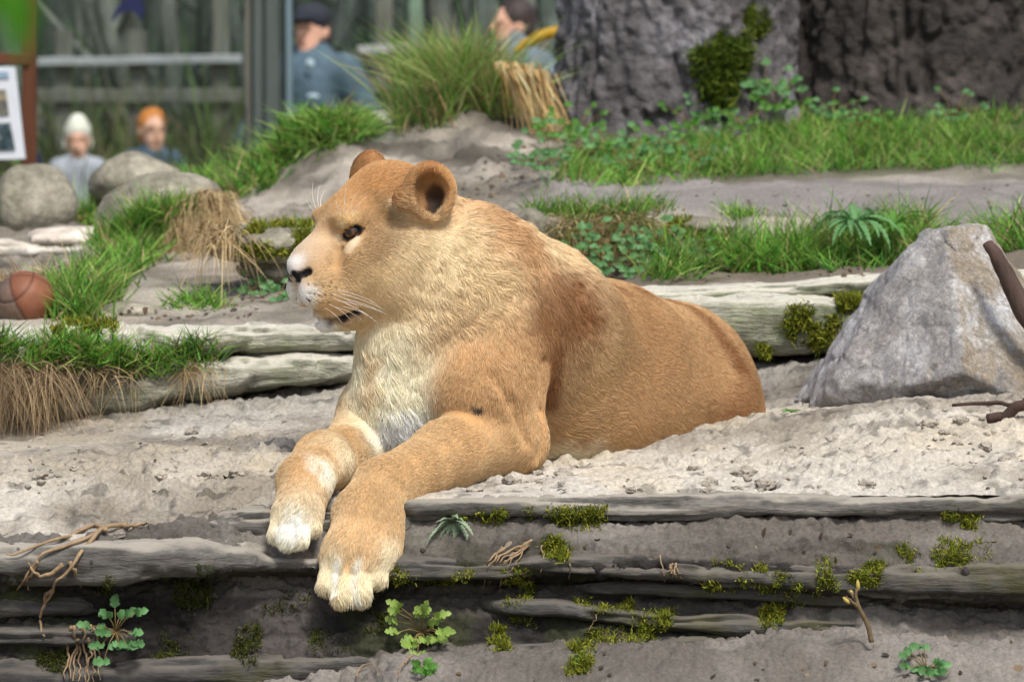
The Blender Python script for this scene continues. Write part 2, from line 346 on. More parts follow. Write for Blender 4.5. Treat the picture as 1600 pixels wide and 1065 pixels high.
# ================================================================== the face of the ledge and the ground in front of it
FR = {-260: [(835, -.36), (850, -.45), (885, -.500), (903, -.49), (915, -.45), (940, -.46), (955, -.41), (985, -.45), (1020, -.46), (1060, -.46), (1120, -.50), (1300, -.9)],
      0:    [(835, -.36), (850, -.45), (885, -.500), (903, -.49), (915, -.45), (940, -.46), (955, -.41), (985, -.45), (1020, -.46), (1060, -.46), (1120, -.50), (1300, -.9)],
      300:  [(812, -.34), (832, -.42), (872, -.490), (893, -.48), (902, -.38), (930, -.41), (960, -.42), (990, -.43), (1020, -.45), (1060, -.46), (1120, -.52), (1300, -.9)],
      440:  [(775, -.20), (795, -.27), (850, -.37), (885, -.44), (897, -.36), (930, -.40), (965, -.42), (990, -.43), (1015, -.45), (1050, -.47), (1110, -.56), (1300, -.95)],
      520:  [(775, -.22), (790, -.28), (850, -.37), (888, -.43), (900, -.36), (930, -.40), (965, -.42), (990, -.43), (1015, -.45), (1050, -.47), (1100, -.6), (1300, -1.0)],
      640:  [(786, -.30), (794, -.32), (806, -.345), (815, -.36), (850, -.40), (878, -.43), (900, -.43), (908, -.36), (960, -.42), (1015, -.46), (1045, -.60), (1300, -1.1)],
      800:  [(784, -.30), (788, -.32), (803, -.345), (812, -.36), (845, -.41), (885, -.45), (900, -.45), (910, -.37), (960, -.43), (1005, -.46), (1030, -.60), (1300, -1.1)],
      1000: [(782, -.30), (786, -.32), (806, -.345), (812, -.36), (840, -.42), (872, -.46), (895, -.46), (906, -.38), (950, -.43), (1000, -.47), (1020, -.62), (1300, -1.1)],
      1300: [(780, -.30), (784, -.32), (808, -.345), (814, -.36), (845, -.42), (885, -.46), (915, -.47), (932, -.39), (960, -.43), (990, -.46), (1005, -.60), (1300, -1.1)],
      1600: [(778, -.30), (782, -.32), (806, -.345), (814, -.36), (850, -.42), (885, -.46), (930, -.47), (950, -.39), (975, -.43), (1000, -.46), (1015, -.60), (1300, -1.1)],
      1860: [(778, -.30), (782, -.32), (806, -.345), (814, -.36), (850, -.42), (885, -.46), (930, -.47), (950, -.39), (975, -.43), (1000, -.46), (1015, -.60), (1300, -1.1)]}
xs = np.linspace(-260, 1860, 620); A = interp_cols(xs, FR); nr = 190
V = np.empty((len(xs), nr, 3))
for i, px in enumerate(xs):
    pts = np.array([P(px, a, b) for a, b in A[i]]); pts[:, 2] += 0; d = np.r_[0, np.cumsum(np.linalg.norm(np.diff(pts, axis=0), axis=1))]
    kk = np.linspace(0, 1, nr); s = d[-1] * np.where(kk < .8, kk / .8 * .52, .52 + (kk - .8) / .2 * .48)
    V[i] = np.stack([np.interp(s, d, pts[:, k]) for k in range(3)], -1)
for _ in range(2): V[:, 1:-1] = .25 * V[:, :-2] + .5 * V[:, 1:-1] + .25 * V[:, 2:]
Vf = V.reshape(-1, 3); F = grid_faces(len(xs), nr); N = vnormals(Vf, F); 
if N[:, 2].mean() < 0: F = F[:, ::-1]; N = -N
flat = sstep(.55, .9, N[:, 2])
wl = worley(Vf * np.array([34, 40, 34]), 11); w2 = worley(Vf * 80, 13)
d = fbm(Vf, 7, 4, s=60) * .014 + fbm(Vf * np.array([.5, 1.5, 2]), 22, 4, s=61) * .010 + np.clip(.6 - wl, 0, 1) * .024 * sstep(-.1, .3, fbm(Vf, 8, 2, s=62)) + fbm(Vf, 28, 4, s=65, gain=.6) * .012 + np.clip(.55 - w2, 0, 1) * .008 + fbm(Vf, 70, 4, s=64, gain=.65) * .006
Vf = Vf + N * d[:, None]
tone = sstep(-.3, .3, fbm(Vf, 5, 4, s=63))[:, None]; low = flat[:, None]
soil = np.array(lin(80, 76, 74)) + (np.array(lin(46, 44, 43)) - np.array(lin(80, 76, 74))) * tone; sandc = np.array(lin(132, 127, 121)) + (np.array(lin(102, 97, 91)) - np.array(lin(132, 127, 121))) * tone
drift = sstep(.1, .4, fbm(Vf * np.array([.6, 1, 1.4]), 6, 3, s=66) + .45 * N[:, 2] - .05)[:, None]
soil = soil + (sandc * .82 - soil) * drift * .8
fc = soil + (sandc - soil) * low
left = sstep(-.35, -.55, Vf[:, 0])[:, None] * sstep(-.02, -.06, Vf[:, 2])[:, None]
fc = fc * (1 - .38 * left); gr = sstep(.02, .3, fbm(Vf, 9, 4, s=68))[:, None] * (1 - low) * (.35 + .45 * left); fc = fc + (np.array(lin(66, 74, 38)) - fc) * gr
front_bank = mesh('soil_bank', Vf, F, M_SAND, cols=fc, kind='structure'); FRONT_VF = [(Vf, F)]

def roll(name, cols, mat, parent=None, seg=30, step=4, amp=.10, groove=.0035, sq=3.0, ends=(1, 1), seed=0, solid=None, freq=(3, 12, 12), **kw):
    """a rounded layer of rock or a log following the picture's line; cols: px -> (top py, bottom py, centre Y, half depth)"""
    ks = sorted(cols); xs = np.arange(ks[0], ks[-1] + .1, step); A = interp_cols(xs, cols); th = np.linspace(0, 2 * np.pi, seg, endpoint=False)
    L = (xs - xs[0]) / (xs[-1] - xs[0]); m = .035 * 1600 / (xs[-1] - xs[0])
    tap = np.ones(len(xs))
    if ends[0]: tap *= np.sqrt(np.clip(1 - np.clip(1 - L / m, 0, 1) ** 2, .0, 1))
    if ends[1]: tap *= np.sqrt(np.clip(1 - np.clip(1 - (1 - L) / m, 0, 1) ** 2, .0, 1))
    V = np.empty((len(xs), seg, 3))
    for i, px in enumerate(xs):
        a, b = P(px, A[i, 0], A[i, 2]), P(px, A[i, 1], A[i, 2]); c = (a + b) / 2; rz = (a[2] - b[2]) / 2 * max(tap[i], .02); ry = A[i, 3] * max(tap[i], .02)
        ct, sn = np.cos(th), np.sin(th); e = 2 / sq
        V[i, :, 0] = c[0]; V[i, :, 1] = c[1] - ry * np.sign(ct) * np.abs(ct) ** e; V[i, :, 2] = c[2] + rz * np.sign(sn) * np.abs(sn) ** e
    cen = V.mean(1, keepdims=True); r = np.linalg.norm(V - cen, axis=2, keepdims=True); u = (V - cen) / np.maximum(r, 1e-6)
    q = V * np.array(freq); dd = fbm(q, 1, 4, s=seed + 70) * amp * r[..., 0].mean() + (fbm(V * np.array([2.5, 55, 55]), 1, 3, s=seed + 71)) * groove * 2 + fbm(V, 30, 4, s=seed + 72, gain=.65) * groove * 1.6 - np.clip(fbm(V * np.array([.6, 1.4, 1.4]), 14, 3, s=seed + 74) - .12, 0, 1) * groove * 7
    V = V + u * (dd - groove * 4 * np.clip(.16 - np.abs(fbm(V * np.array([1.4, 20, 20]), 1, 3, s=seed + 73)), 0, 1) / .16)[..., None] * np.minimum(1, tap[:, None, None] + .1)
    Vf = V.reshape(-1, 3); F = grid_faces(len(xs), seg, True); n = len(Vf)
    Vf = np.r_[Vf, cen[0], cen[-1]]; i = np.arange(seg); j = (i + 1) % seg
    F = np.r_[F, np.stack([np.full(seg, n), i, j, j], -1), np.stack([np.full(seg, n + 1), n - seg + j, n - seg + i, n - seg + i], -1)] if False else F
    N = vnormals(Vf[:n], F)
    if ((Vf[:n] - np.repeat(cen, seg, 1).reshape(-1, 3)) * N).sum(1).mean() < 0: F = F[:, ::-1]
    if solid is not None: solid.append((Vf[:n], F))
    return mesh(name, Vf[:n], F, mat, parent, **kw)

ledge = empty('rock_ledge', P(800, 900, -.40), label='weathered grey layered rock ledge with rounded lips under the lioness', cat='ledge')
RL = lambda cols, mat, **kw: roll('rock_layer', cols, mat, ledge, solid=FRONT_VF, **kw)
RL({600: (784, 812, -.345, .040), 640: (777, 812, -.345, .042), 760: (773, 806, -.345, .042), 900: (776, 812, -.345, .042), 1000: (773, 813, -.345, .042), 1200: (770, 811, -.343, .042), 1340: (774, 812, -.343, .042), 1500: (769, 813, -.342, .044), 1700: (769, 812, -.342, .044), 1860: (770, 812, -.342, .044)}, M_LEDGE, seed=1, ends=(1, 0), sq=3)
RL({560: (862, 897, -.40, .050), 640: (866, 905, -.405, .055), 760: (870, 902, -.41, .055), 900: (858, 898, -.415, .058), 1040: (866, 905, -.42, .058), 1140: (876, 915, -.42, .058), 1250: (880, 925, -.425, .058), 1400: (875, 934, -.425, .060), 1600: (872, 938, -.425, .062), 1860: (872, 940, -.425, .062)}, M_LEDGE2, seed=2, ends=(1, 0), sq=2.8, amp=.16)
RL({-260: (838, 902, -.43, .085), -60: (838, 905, -.43, .085), 60: (842, 912, -.43, .085), 180: (838, 912, -.425, .082), 290: (830, 902, -.42, .078), 380: (846, 893, -.40, .070), 430: (862, 893, -.385, .060), 500: (864, 893, -.375, .058), 560: (864, 895, -.375, .06), 610: (868, 893, -.37, .055)}, M_LEDGE, seed=3, ends=(0, 1), sq=2.6, amp=.16)
RL({320: (800, 836, -.36, .05), 400: (792, 846, -.31, .06), 460: (788, 850, -.28, .06), 540: (786, 850, -.28, .06), 600: (788, 850, -.32, .06), 650: (790, 838, -.35, .05)}, M_LEDGE, seed=4, amp=.2)
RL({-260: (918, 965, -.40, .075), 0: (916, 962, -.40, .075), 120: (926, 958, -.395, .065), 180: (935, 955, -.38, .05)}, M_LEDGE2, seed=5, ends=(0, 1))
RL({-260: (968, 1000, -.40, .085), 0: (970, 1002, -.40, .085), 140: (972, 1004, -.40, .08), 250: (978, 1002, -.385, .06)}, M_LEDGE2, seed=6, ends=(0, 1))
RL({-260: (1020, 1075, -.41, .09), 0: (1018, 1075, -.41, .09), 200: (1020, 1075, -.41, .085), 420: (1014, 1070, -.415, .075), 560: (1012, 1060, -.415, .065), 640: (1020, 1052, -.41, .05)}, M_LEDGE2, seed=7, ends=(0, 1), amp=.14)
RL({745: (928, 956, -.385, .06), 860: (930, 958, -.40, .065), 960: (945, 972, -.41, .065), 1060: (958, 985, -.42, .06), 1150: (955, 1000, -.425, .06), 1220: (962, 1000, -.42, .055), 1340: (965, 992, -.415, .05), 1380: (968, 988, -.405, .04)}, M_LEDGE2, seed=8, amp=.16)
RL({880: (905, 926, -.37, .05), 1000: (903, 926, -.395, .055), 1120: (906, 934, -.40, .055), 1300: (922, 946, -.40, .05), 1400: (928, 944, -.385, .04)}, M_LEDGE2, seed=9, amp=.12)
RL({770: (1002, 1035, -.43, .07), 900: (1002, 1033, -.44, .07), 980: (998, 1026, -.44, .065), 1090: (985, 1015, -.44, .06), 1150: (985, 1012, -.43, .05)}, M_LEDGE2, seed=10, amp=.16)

# ================================================================== logs behind the sand
LOG_VF = []
lg = empty('weathered_log', P(300, 640, .95), label='pale weathered log with grass roots hanging over it, behind the lioness\'s chin', cat='log')
roll('trunk', {-260: (508, 585, .66, .10), 0: (508, 590, .70, .10), 120: (507, 600, .84, .10), 300: (506, 560, .95, .095), 450: (505, 548, 1.0, .09), 620: (506, 545, 1.05, .09), 760: (510, 545, 1.1, .09)}, M_LOG, lg, seed=21, ends=(0, 1), solid=LOG_VF, amp=.10, sq=2.6)
roll('lower_ridge', {60: (575, 660, .84, .11), 180: (560, 658, .90, .11), 300: (548, 628, .94, .11), 450: (543, 606, .98, .11), 560: (540, 596, 1.02, .11), 760: (545, 596, 1.08, .11)}, M_LOG, lg, seed=22, ends=(1, 1), solid=LOG_VF, amp=.14, sq=2.6)
lg2 = empty('weathered_log', P(1200, 560, 1.1), label='pale weathered log with a moss cushion running behind the lioness to the boulder', cat='log')
roll('trunk', {880: (452, 560, 1.22, .10), 1020: (452, 560, 1.22, .10), 1150: (452, 560, 1.20, .11), 1250: (455, 556, 1.18, .11), 1330: (462, 550, 1.17, .11), 1460: (455, 540, 1.15, .11), 1700: (445, 530, 1.15, .11), 1860: (445, 530, 1.15, .11)}, M_LOG, lg2, seed=23, ends=(1, 0), solid=LOG_VF, amp=.12, sq=2.8)
roll('upper_ridge', {900: (452, 480, 1.24, .08), 1050: (448, 476, 1.24, .08), 1200: (440, 468, 1.24, .08), 1360: (428, 458, 1.22, .08), 1500: (420, 450, 1.22, .08), 1860: (418, 450, 1.22, .08)}, M_LOG, lg2, seed=24, ends=(1, 0), solid=LOG_VF, amp=.10, sq=2.6)

# ================================================================== rising ground behind
UC = [(-500, 560, .95), (-300, 545, .95), (0, 545, 1.0), (300, 530, 1.1), (560, 520, 1.15), (800, 510, 1.2), (200, 475, 1.6), (420, 482, 1.5), (330, 425, 2.3), (450, 452, 1.75), (100, 470, 1.6), (0, 480, 1.5), (-300, 470, 1.6), (0, 425, 2.6), (-300, 425, 2.6), (600, 440, 1.9), (700, 400, 2.2),
  (60, 395, 3.3), (-300, 390, 3.3), (200, 405, 2.8), (60, 365, 3.9), (230, 350, 4.0), (400, 335, 3.2), (480, 318, 3.4), (560, 300, 3.4), (500, 262, 3.9), (440, 285, 4.0), (600, 245, 4.3), (740, 225, 4.2), (720, 285, 3.3), (760, 300, 3.0), (640, 320, 2.9), (820, 215, 4.3), (850, 250, 3.8),
  (1050, 470, 1.2), (1360, 452, 1.2), (1700, 440, 1.2), (2000, 440, 1.2), (900, 440, 1.6), (1100, 436, 1.5), (1300, 425, 1.5), (1550, 408, 1.6), (1800, 405, 1.6), (900, 428, 1.85), (1100, 426, 1.85), (1300, 418, 1.9), (1550, 395, 1.9),
  (800, 338, 2.1), (900, 338, 2.1), (1000, 338, 2.1), (1140, 345, 2.12), (1300, 345, 2.15), (1600, 340, 2.15), (1900, 340, 2.15), (900, 302, 2.9), (1050, 298, 3.0), (1200, 290, 3.2), (1400, 285, 3.2), (1600, 286, 3.2), (2000, 286, 3.2), (900, 240, 4.0), (1100, 225, 4.2), (1300, 212, 4.2), (1600, 205, 4.2), (2000, 205, 4.2), (1200, 190, 5.2), (1700, 190, 5.2), (900, 200, 5.0), (600, 240, 4.8)]
_uw = np.array([P(*q) for q in UC]); upper = tps(_uw[:, :2], _uw[:, 2], 2e-4)
def upper_z(X, Y):
    z = upper(X, Y) + .11 * np.exp(-((X - P(500, 0, 3.95)[0]) / .12) ** 2 - ((Y - 3.95) / .2) ** 2) + .10 * np.exp(-((X - P(700, 0, 4.35)[0]) / .22) ** 2 - ((Y - 4.35) / .22) ** 2); e0 = np.interp(X, [-1.6, -1.0, -.5, .2], [4.25, 4.35, 5.0, 5.6]); t = sstep(0, 1, (Y - e0) / 1.6)
    z = z * (1 - t) - .86 * t
    yl = np.interp(X, [-2, -1, -.8, -.55, -.2, 0., .1, 3], [.66, .70, .84, .95, 1.03, 1.1, 1.23, 1.2]); return z - .5 * sstep(yl + .05, yl - .04, Y)
X, Y = np.meshgrid(np.linspace(-3.4, 3.4, 430), np.concatenate([np.linspace(.6, 3.2, 190), np.linspace(3.22, 8.6, 150)]), indexing='ij')
Z = upper_z(X, Y); p = np.stack([X, Y, Z], -1)
Z = Z + fbm(p, 3, 4, s=90) * .022 + fbm(p, 9, 4, s=91) * .020 + ((1 - np.abs(fbm(p, 6, 4, s=95)) - .75) * .05 + np.clip(.6 - worley(p * 22, 23), 0, 1) * .035 + fbm(p, 22, 4, s=99) * .02) * sstep(2.2, 2.8, Y) * sstep(.35, .1, X) + np.clip(.55 - worley(p * 26, 17), 0, 1) * .014 * sstep(0, .3, fbm(p, 4, 2, s=92))
p = np.stack([X, Y, Z], -1).reshape(-1, 3)
tone = sstep(-.3, .3, fbm(p, 3, 5, s=94))[:, None]; uc = np.array(lin(172, 165, 154)) * (1 - tone) + np.array(lin(118, 112, 102)) * tone
rg = (sstep(2.2, 2.8, p[:, 1]) * sstep(.35, .1, p[:, 0]))[:, None]; uc = uc * (1 - rg * .55 * sstep(-.1, .3, fbm(p, 8, 4, s=98))[:, None])
path = (sstep(2.05, 2.2, p[:, 1]) * sstep(3.3, 3.0, p[:, 1]) * sstep(-.05, .15, p[:, 0]))[:, None]; uc = uc * (1 - path) + np.array(lin(134, 130, 127)) * path * (.9 + .2 * tone)
bk = (sstep(1.3, 1.5, p[:, 1]) * sstep(2.1, 1.95, p[:, 1]) * sstep(-.05, .15, p[:, 0]))[:, None]; uc = uc * (1 - bk) + np.array(lin(112, 104, 92)) * bk
gr = (sstep(3.25, 3.6, p[:, 1]) * sstep(0., .3, p[:, 0]))[:, None]; uc = uc * (1 - gr * .85) + np.array(lin(70, 78, 48)) * gr * .85
UP_VF = [(p, grid_faces(*X.shape))]
mesh('ground', p, grid_faces(*X.shape), M_SAND, cols=uc, kind='structure')
# flat ground of the visitors' side, out to the horizon
xf = np.linspace(-140, 140, 90); yf = np.concatenate([np.linspace(6, 40, 60), np.linspace(42, 400, 40)]); X, Y = np.meshgrid(xf, yf, indexing='ij'); Z = -.88 + fbm(np.stack([X, Y, 0 * X], -1), .4, 3, s=96) * .04 + np.maximum(0, Y - 34) * .05
p = np.stack([X, Y, Z], -1).reshape(-1, 3); tone = sstep(-.3, .3, fbm(p, .7, 5, s=97))[:, None]; gcol = np.array(lin(132, 128, 112)) * (1 - tone) + np.array(lin(88, 96, 72)) * tone
mesh('woodland_floor', p, grid_faces(*X.shape), M_SAND, cols=gcol, kind='structure')
xf = np.linspace(-60, 60, 40); yf = np.linspace(-60, -.9, 40); X, Y = np.meshgrid(xf, yf, indexing='ij'); Z = -.42 - sstep(-1, -4, Y) * .45 + 0 * X
p = np.stack([X, Y, Z], -1).reshape(-1, 3); mesh('near_ground', p, grid_faces(*X.shape), M_SAND, cols=np.tile(np.array(lin(160, 152, 138)), (len(p), 1)), kind='structure')
from mathutils.bvhtree import BVHTree
def bvh(lst):
    V = np.concatenate([a for a, b in lst]); off = np.cumsum([0] + [len(a) for a, b in lst]); F = np.concatenate([b + o for (a, b), o in zip(lst, off)])
    return BVHTree.FromPolygons(V.tolist(), F.tolist())
def hit(tree, px, py):
    r = tree.ray_cast(Vector(CAMP), Vector(ray(px, py)).normalized(), 60.)
    return (np.array(r[0]), np.array(r[1])) if r[0] is not None else (None, None)
T_FRONT = bvh(FRONT_VF); T_UP = bvh(UP_VF + LOG_VF)
def ground_at(x, y):
    r = T_UP.ray_cast(Vector((x, y, 5)), Vector((0, 0, -1))); return np.array(r[0]) if r[0] is not None else np.array([x, y, 0.])
# ================================================================== the lioness
TH = RAD(28); H_FW = np.array([-math.cos(TH), -math.sin(TH), 0]); H_LF = np.array([math.sin(TH), -math.cos(TH), 0]); H_UP = np.array([0, 0, 1.])
# slight roll of the head toward the camera
_r = RAD(2.5); H_LF, H_UP = (H_LF * math.cos(_r) - H_UP * math.sin(_r)), (H_UP * math.cos(_r) + H_LF * math.sin(_r))
H_O = P(600, 370, 0.0)
def HP(px, py, l):            # head point from a pixel and its sideways offset from the head's midplane -> (forward, left, up)
    q = on_plane(px, py, H_O + H_LF * l, H_LF) - H_O; return np.array([q @ H_FW, l, q @ H_UP])
def HW(q): return H_O + q[0] * H_FW + q[1] * H_LF + q[2] * H_UP
H_AX = np.stack([H_FW, H_LF, H_UP])
W = {'tan': lin(200, 152, 98), 'pale': lin(230, 194, 146), 'cream': lin(240, 220, 188), 'white': lin(246, 242, 236), 'rust': lin(146, 88, 36),
     'brow': lin(194, 150, 98), 'dark': lin(30, 26, 28), 'gold': lin(202, 150, 92), 'cheek': lin(212, 176, 126), 'paw': lin(206, 164, 112)}
LP = []                         # primitives: f, k, flow (lie of the fur), length, colour
def add(f, k=.03, flow=(0, 0, -1), ln=.016, col='tan', op='u', wgt=1.0):
    LP.append(dict(f=f, k=k, flow=np.array(flow, float), ln=ln, col=np.array(W[col]), op=op, wgt=wgt))
def cone(a, b, ra, rb, **kw): add(pr_cone(a, b, ra, rb), **kw)
def hd(l, both=True):           # left and right versions of a head offset
    return (l, -l) if both and abs(l) > 1e-6 else (l,)
def hcone(a, b, ra, rb, both=True, **kw):
    qa, qb = HP(*a), HP(*b)
    for s in ((1, -1) if both and (abs(a[2]) + abs(b[2]) > 1e-6) else (1,)):
        m = np.array([1, s, 1]); cone(HW(qa * m), HW(qb * m), ra, rb, **kw)
def hell(c, r, both=True, axes=None, **kw):
    q = HP(*c)
    for s in ((1, -1) if both and abs(c[2]) > 1e-6 else (1,)):
        A = H_AX if axes is None else axes(s)
        add(pr_ell(HW(q * np.array([1, s, 1])), r, A), **kw)
def B(px, py, Y): return P(px, py, Y)
back = (.45, .85, -.05); down = (.15, .1, -1)
# --- torso, strung along the curved spine
cone(B(715, 548, .06), B(815, 548, .20), .158, .172, k=.02, flow=(.3, .3, -.8), ln=.020, col='tan')
cone(B(815, 556, .20), B(930, 594, .42), .168, .174, k=.07, flow=(.75, .55, -.35), ln=.018, col='tan')
cone(B(930, 594, .42), B(1040, 612, .66), .174, .178, k=.07, flow=(.75, .55, -.45), ln=.018, col='tan')
cone(B(880, 648, .20), B(1085, 662, .55), .112, .112, k=.06, flow=(.75, .5, -.5), ln=.018, col='tan')       # belly settled on the sand
add(pr_ell(B(1098, 655, .62), (.105, .15, .105)), k=.06, flow=(.6, .4, -.7), ln=.018, col='tan')      # near thigh
add(pr_ell(B(1040, 640, .95), (.11, .16, .11)), k=.05, flow=(.6, .4, -.7), ln=.018, col='tan')         # far thigh
cone(B(1110, 690, .86), B(1010, 640, 1.02), .035, .022, k=.03, flow=(0, .7, 0), col='tan')              # tail root lying behind
cone(B(870, 520, .16), B(970, 545, .36), .080, .080, k=.08, flow=(.75, .55, -.25), ln=.018, col='gold')  # withers
# --- neck and chest
cone(B(655, 400, .05), B(720, 455, .06), .116, .148, k=.05, flow=(.55, .2, -.7), ln=.036, col='pale')
cone(B(720, 455, .06), B(800, 510, .16), .148, .165, k=.06, flow=(.5, .2, -.75), ln=.030, col='pale')
cone(B(656, 520, .02), B(648, 640, .01), .092, .088, k=.06, flow=(.12, -.1, -1), ln=.034, col='cream')
cone(B(630, 545, .02), B(620, 620, .02), .060, .058, k=.06, flow=(.05, -.1, -1), ln=.034, col='cream')
cone(B(640, 640, .00), B(668, 690, .02), .080, .07, k=.05, flow=(.1, -.1, -1), ln=.036, col='cream')
# --- near foreleg (her left)
cone(B(808, 505, .02), B(752, 620, -.08), .086, .088, k=.045, flow=(-.1, -.1, -1), ln=.018, col='tan')      # scapula / shoulder
cone(B(752, 620, -.08), B(795, 690, -.075), .082, .064, k=.035, flow=(.3, 0, -.8), ln=.015, col='tan')       # upper arm
cone(B(800, 600, -.04), B(803, 690, -.05), .056, .050, k=.03, flow=(.1, 0, -1), ln=.015, col='tan')      # triceps
cone(B(795, 688, -.075), B(700, 712, -.18), .064, .060, k=.025, flow=(-.8, -.4, -.3), ln=.013, col='paw')
cone(B(700, 712, -.18), B(602, 764, -.315), .060, .051, k=.03, flow=(-.8, -.4, -.3), ln=.013, col='paw')
cone(B(602, 764, -.315), B(576, 806, -.375), .051, .054, k=.03, flow=(-.3, -.3, -.9), ln=.013, col='paw')
cone(B(574, 806, -.375), B(556, 872, -.425), .053, .052, k=.03, flow=(-.2, -.3, -1), ln=.014, col='paw')
add(pr_ell(B(597, 842, -.40), (.032, .04, .046)), k=.03, flow=(-.1, -.3, -1), ln=.014, col='paw')
cone(B(545, 862, -.43), B(585, 866, -.43), .040, .038, k=.03, flow=(-.1, -.3, -1), ln=.014, col='paw')
NT = [((524, 872, -.436), (511, 913, -.462), .022, .0165), ((543, 876, -.450), (534, 931, -.484), .024, .0185),
      ((566, 876, -.452), (563, 929, -.484), .024, .0185), ((586, 868, -.436), (591, 902, -.456), .022, .0175)]
for a, b, ra, rb in NT: cone(B(*a), B(*b), ra, rb, k=.012, flow=(-.1, -.35, -1), ln=.019, col='pale')
# --- far foreleg (her right)
cone(B(640, 575, .12), B(592, 650, .06), .075, .070, k=.04, flow=(-.2, 0, -1), ln=.018, col='pale')
cone(B(592, 650, .06), B(562, 700, .00), .066, .060, k=.03, flow=(-.4, -.4, -.6), ln=.015, col='paw')
cone(B(566, 700, .00), B(505, 722, -.19), .058, .048, k=.03, flow=(-.5, -.6, -.4), ln=.013, col='paw')
cone(B(505, 722, -.19), B(476, 752, -.32), .048, .043, k=.03, flow=(-.4, -.5, -.6), ln=.013, col='paw')
cone(B(476, 752, -.32), B(466, 800, -.40), .043, .040, k=.025, flow=(-.2, -.3, -.9), ln=.014, col='paw')
cone(B(548, 722, -.06), B(560, 745, -.02), .042, .04, k=.03, flow=(-.3, -.3, -.6), ln=.014, col='cream')
FT = [((446, 800, -.403), (434, 832, -.427), .020, .016), ((458, 804, -.417), (450, 842, -.447), .021, .0165),
      ((472, 804, -.417), (469, 840, -.445), .021, .0165), ((482, 797, -.403), (487, 822, -.420), .020, .016)]
for a, b, ra, rb in FT: cone(B(*a), B(*b), ra, rb, k=.012, flow=(-.1, -.35, -1), ln=.019, col='cream')
# --- head
hflow = tuple(-H_FW * .9 - H_UP * .25)
hell((618, 328, 0), (.095, .086, .084), k=.04, flow=hflow, ln=.012, col='gold')                      # cranium
hcone((600, 312, 0), (548, 340, 0), .060, .048, k=.035, flow=tuple(-H_FW + H_UP * .3), ln=.009, col='brow')     # forehead
hcone((550, 352, 0), (482, 402, 0), .045, .026, k=.03, flow=tuple(-H_FW * .8 + H_UP * .5), ln=.006, col='brow')       # bridge of the nose
hcone((490, 402, 0), (466, 415, 0), .026, .020, k=.02, flow=tuple(-H_FW * .8 + H_UP * .5), ln=.004, col='white')
hell((546, 343, .043), (.030, .022, .013), k=.03, flow=tuple(-H_FW * .6 + H_UP * .5), ln=.009, col='brow')         # brow ridge
hcone((560, 410, .030), (505, 432, .022), .050, .036, k=.03, flow=hflow, ln=.007, col='cheek')        # side of the muzzle
hell((502, 454, .026), (.042, .029, .034), k=.018, flow=tuple(-H_FW * .8 - H_UP * .4), ln=.008, col='pale')   # whisker pad
hell((541, 455, .036), (.040, .026, .034), k=.025, flow=tuple(-H_FW * .8 - H_UP * .4), ln=.009, col='pale')   # cheek side of the lip
hell((468, 426, 0), (.014, .024, .013), k=.012, flow=hflow, ln=.002, col='dark')                       # nose leather
hell((570, 440, .045), (.045, .035, .04), k=.03, flow=hflow, ln=.010, col='cheek')
hcone((509, 496, 0), (556, 486, 0), .0245, .034, k=.014, flow=tuple(-H_FW * .6 - H_UP * .7), ln=.014, col='pale') # chin
hcone((545, 478, .02), (615, 458, .058), .026, .040, k=.022, flow=tuple(-H_FW * .9 - H_UP * .4), ln=.014, col='pale')   # jaw
hell((592, 402, .058), (.060, .034, .052), k=.03, flow=hflow, ln=.012, col='cheek')       # cheek bone
hell((640, 420, .068), (.062, .046, .072), k=.035, flow=tuple(-H_FW * .5 - H_UP * .8), ln=.024, col='pale')     # cheek ruff
hell((655, 470, .055), (.055, .04, .05), k=.04, flow=tuple(-H_FW * .4 - H_UP * .9), ln=.03, col='pale')
# ears: furry cups turned outward
def ear_axes(s):
    n = H_LF * s * .90 + H_FW * (.34 if s > 0 else .5) + H_UP * .05; n /= np.linalg.norm(n); u = H_UP - n * (H_UP @ n); u /= np.linalg.norm(u); v = np.cross(u, n); return np.stack([v, n, u])
EQ = {1: HP(671, 299, .100), -1: HP(671, 299, .100) * np.array([1, -1, 1]) + np.array([.016, -.012, .006])}
EAR = []
for s in (1, -1):
    A = ear_axes(s); c = HW(EQ[s]); EAR.append((c, A))
    add(pr_ell(c, (.048, .030, .053), A), k=.014, flow=tuple(A[2] * .8 - A[1] * .3), ln=.010, col='gold')
    add(pr_ell(c - A[1] * .028 - A[2] * .02, (.036, .03, .04), A), k=.02, flow=tuple(A[2] * .8 - A[1] * .3), ln=.012, col='gold')
    if s < 0: continue
    fr = HW(EQ[s] + np.array([.046, .0, -.012])); add(pr_ell(fr, (.026, .014, .022), A), k=.016, flow=tuple(-H_FW * .3 + H_LF * s * .9 - H_UP * .3), ln=.018, col='pale')
NU = len(LP)
def trace(pix):                   # where the rays through these pixels meet the body
    D = np.array([ray(*q[:2]) for q in pix]); D /= np.linalg.norm(D, axis=1, keepdims=True); t = np.full(len(D), 7.25)
    for _ in range(34): t += .92 * fold(LP[:NU], (CAMP + D * t[:, None]).astype(np.float32))
    return CAMP + D * t[:, None]
def mirror(p): 
    q = np.asarray(p) - H_O; l = q @ H_LF; return np.asarray(p) - 2 * l * H_LF
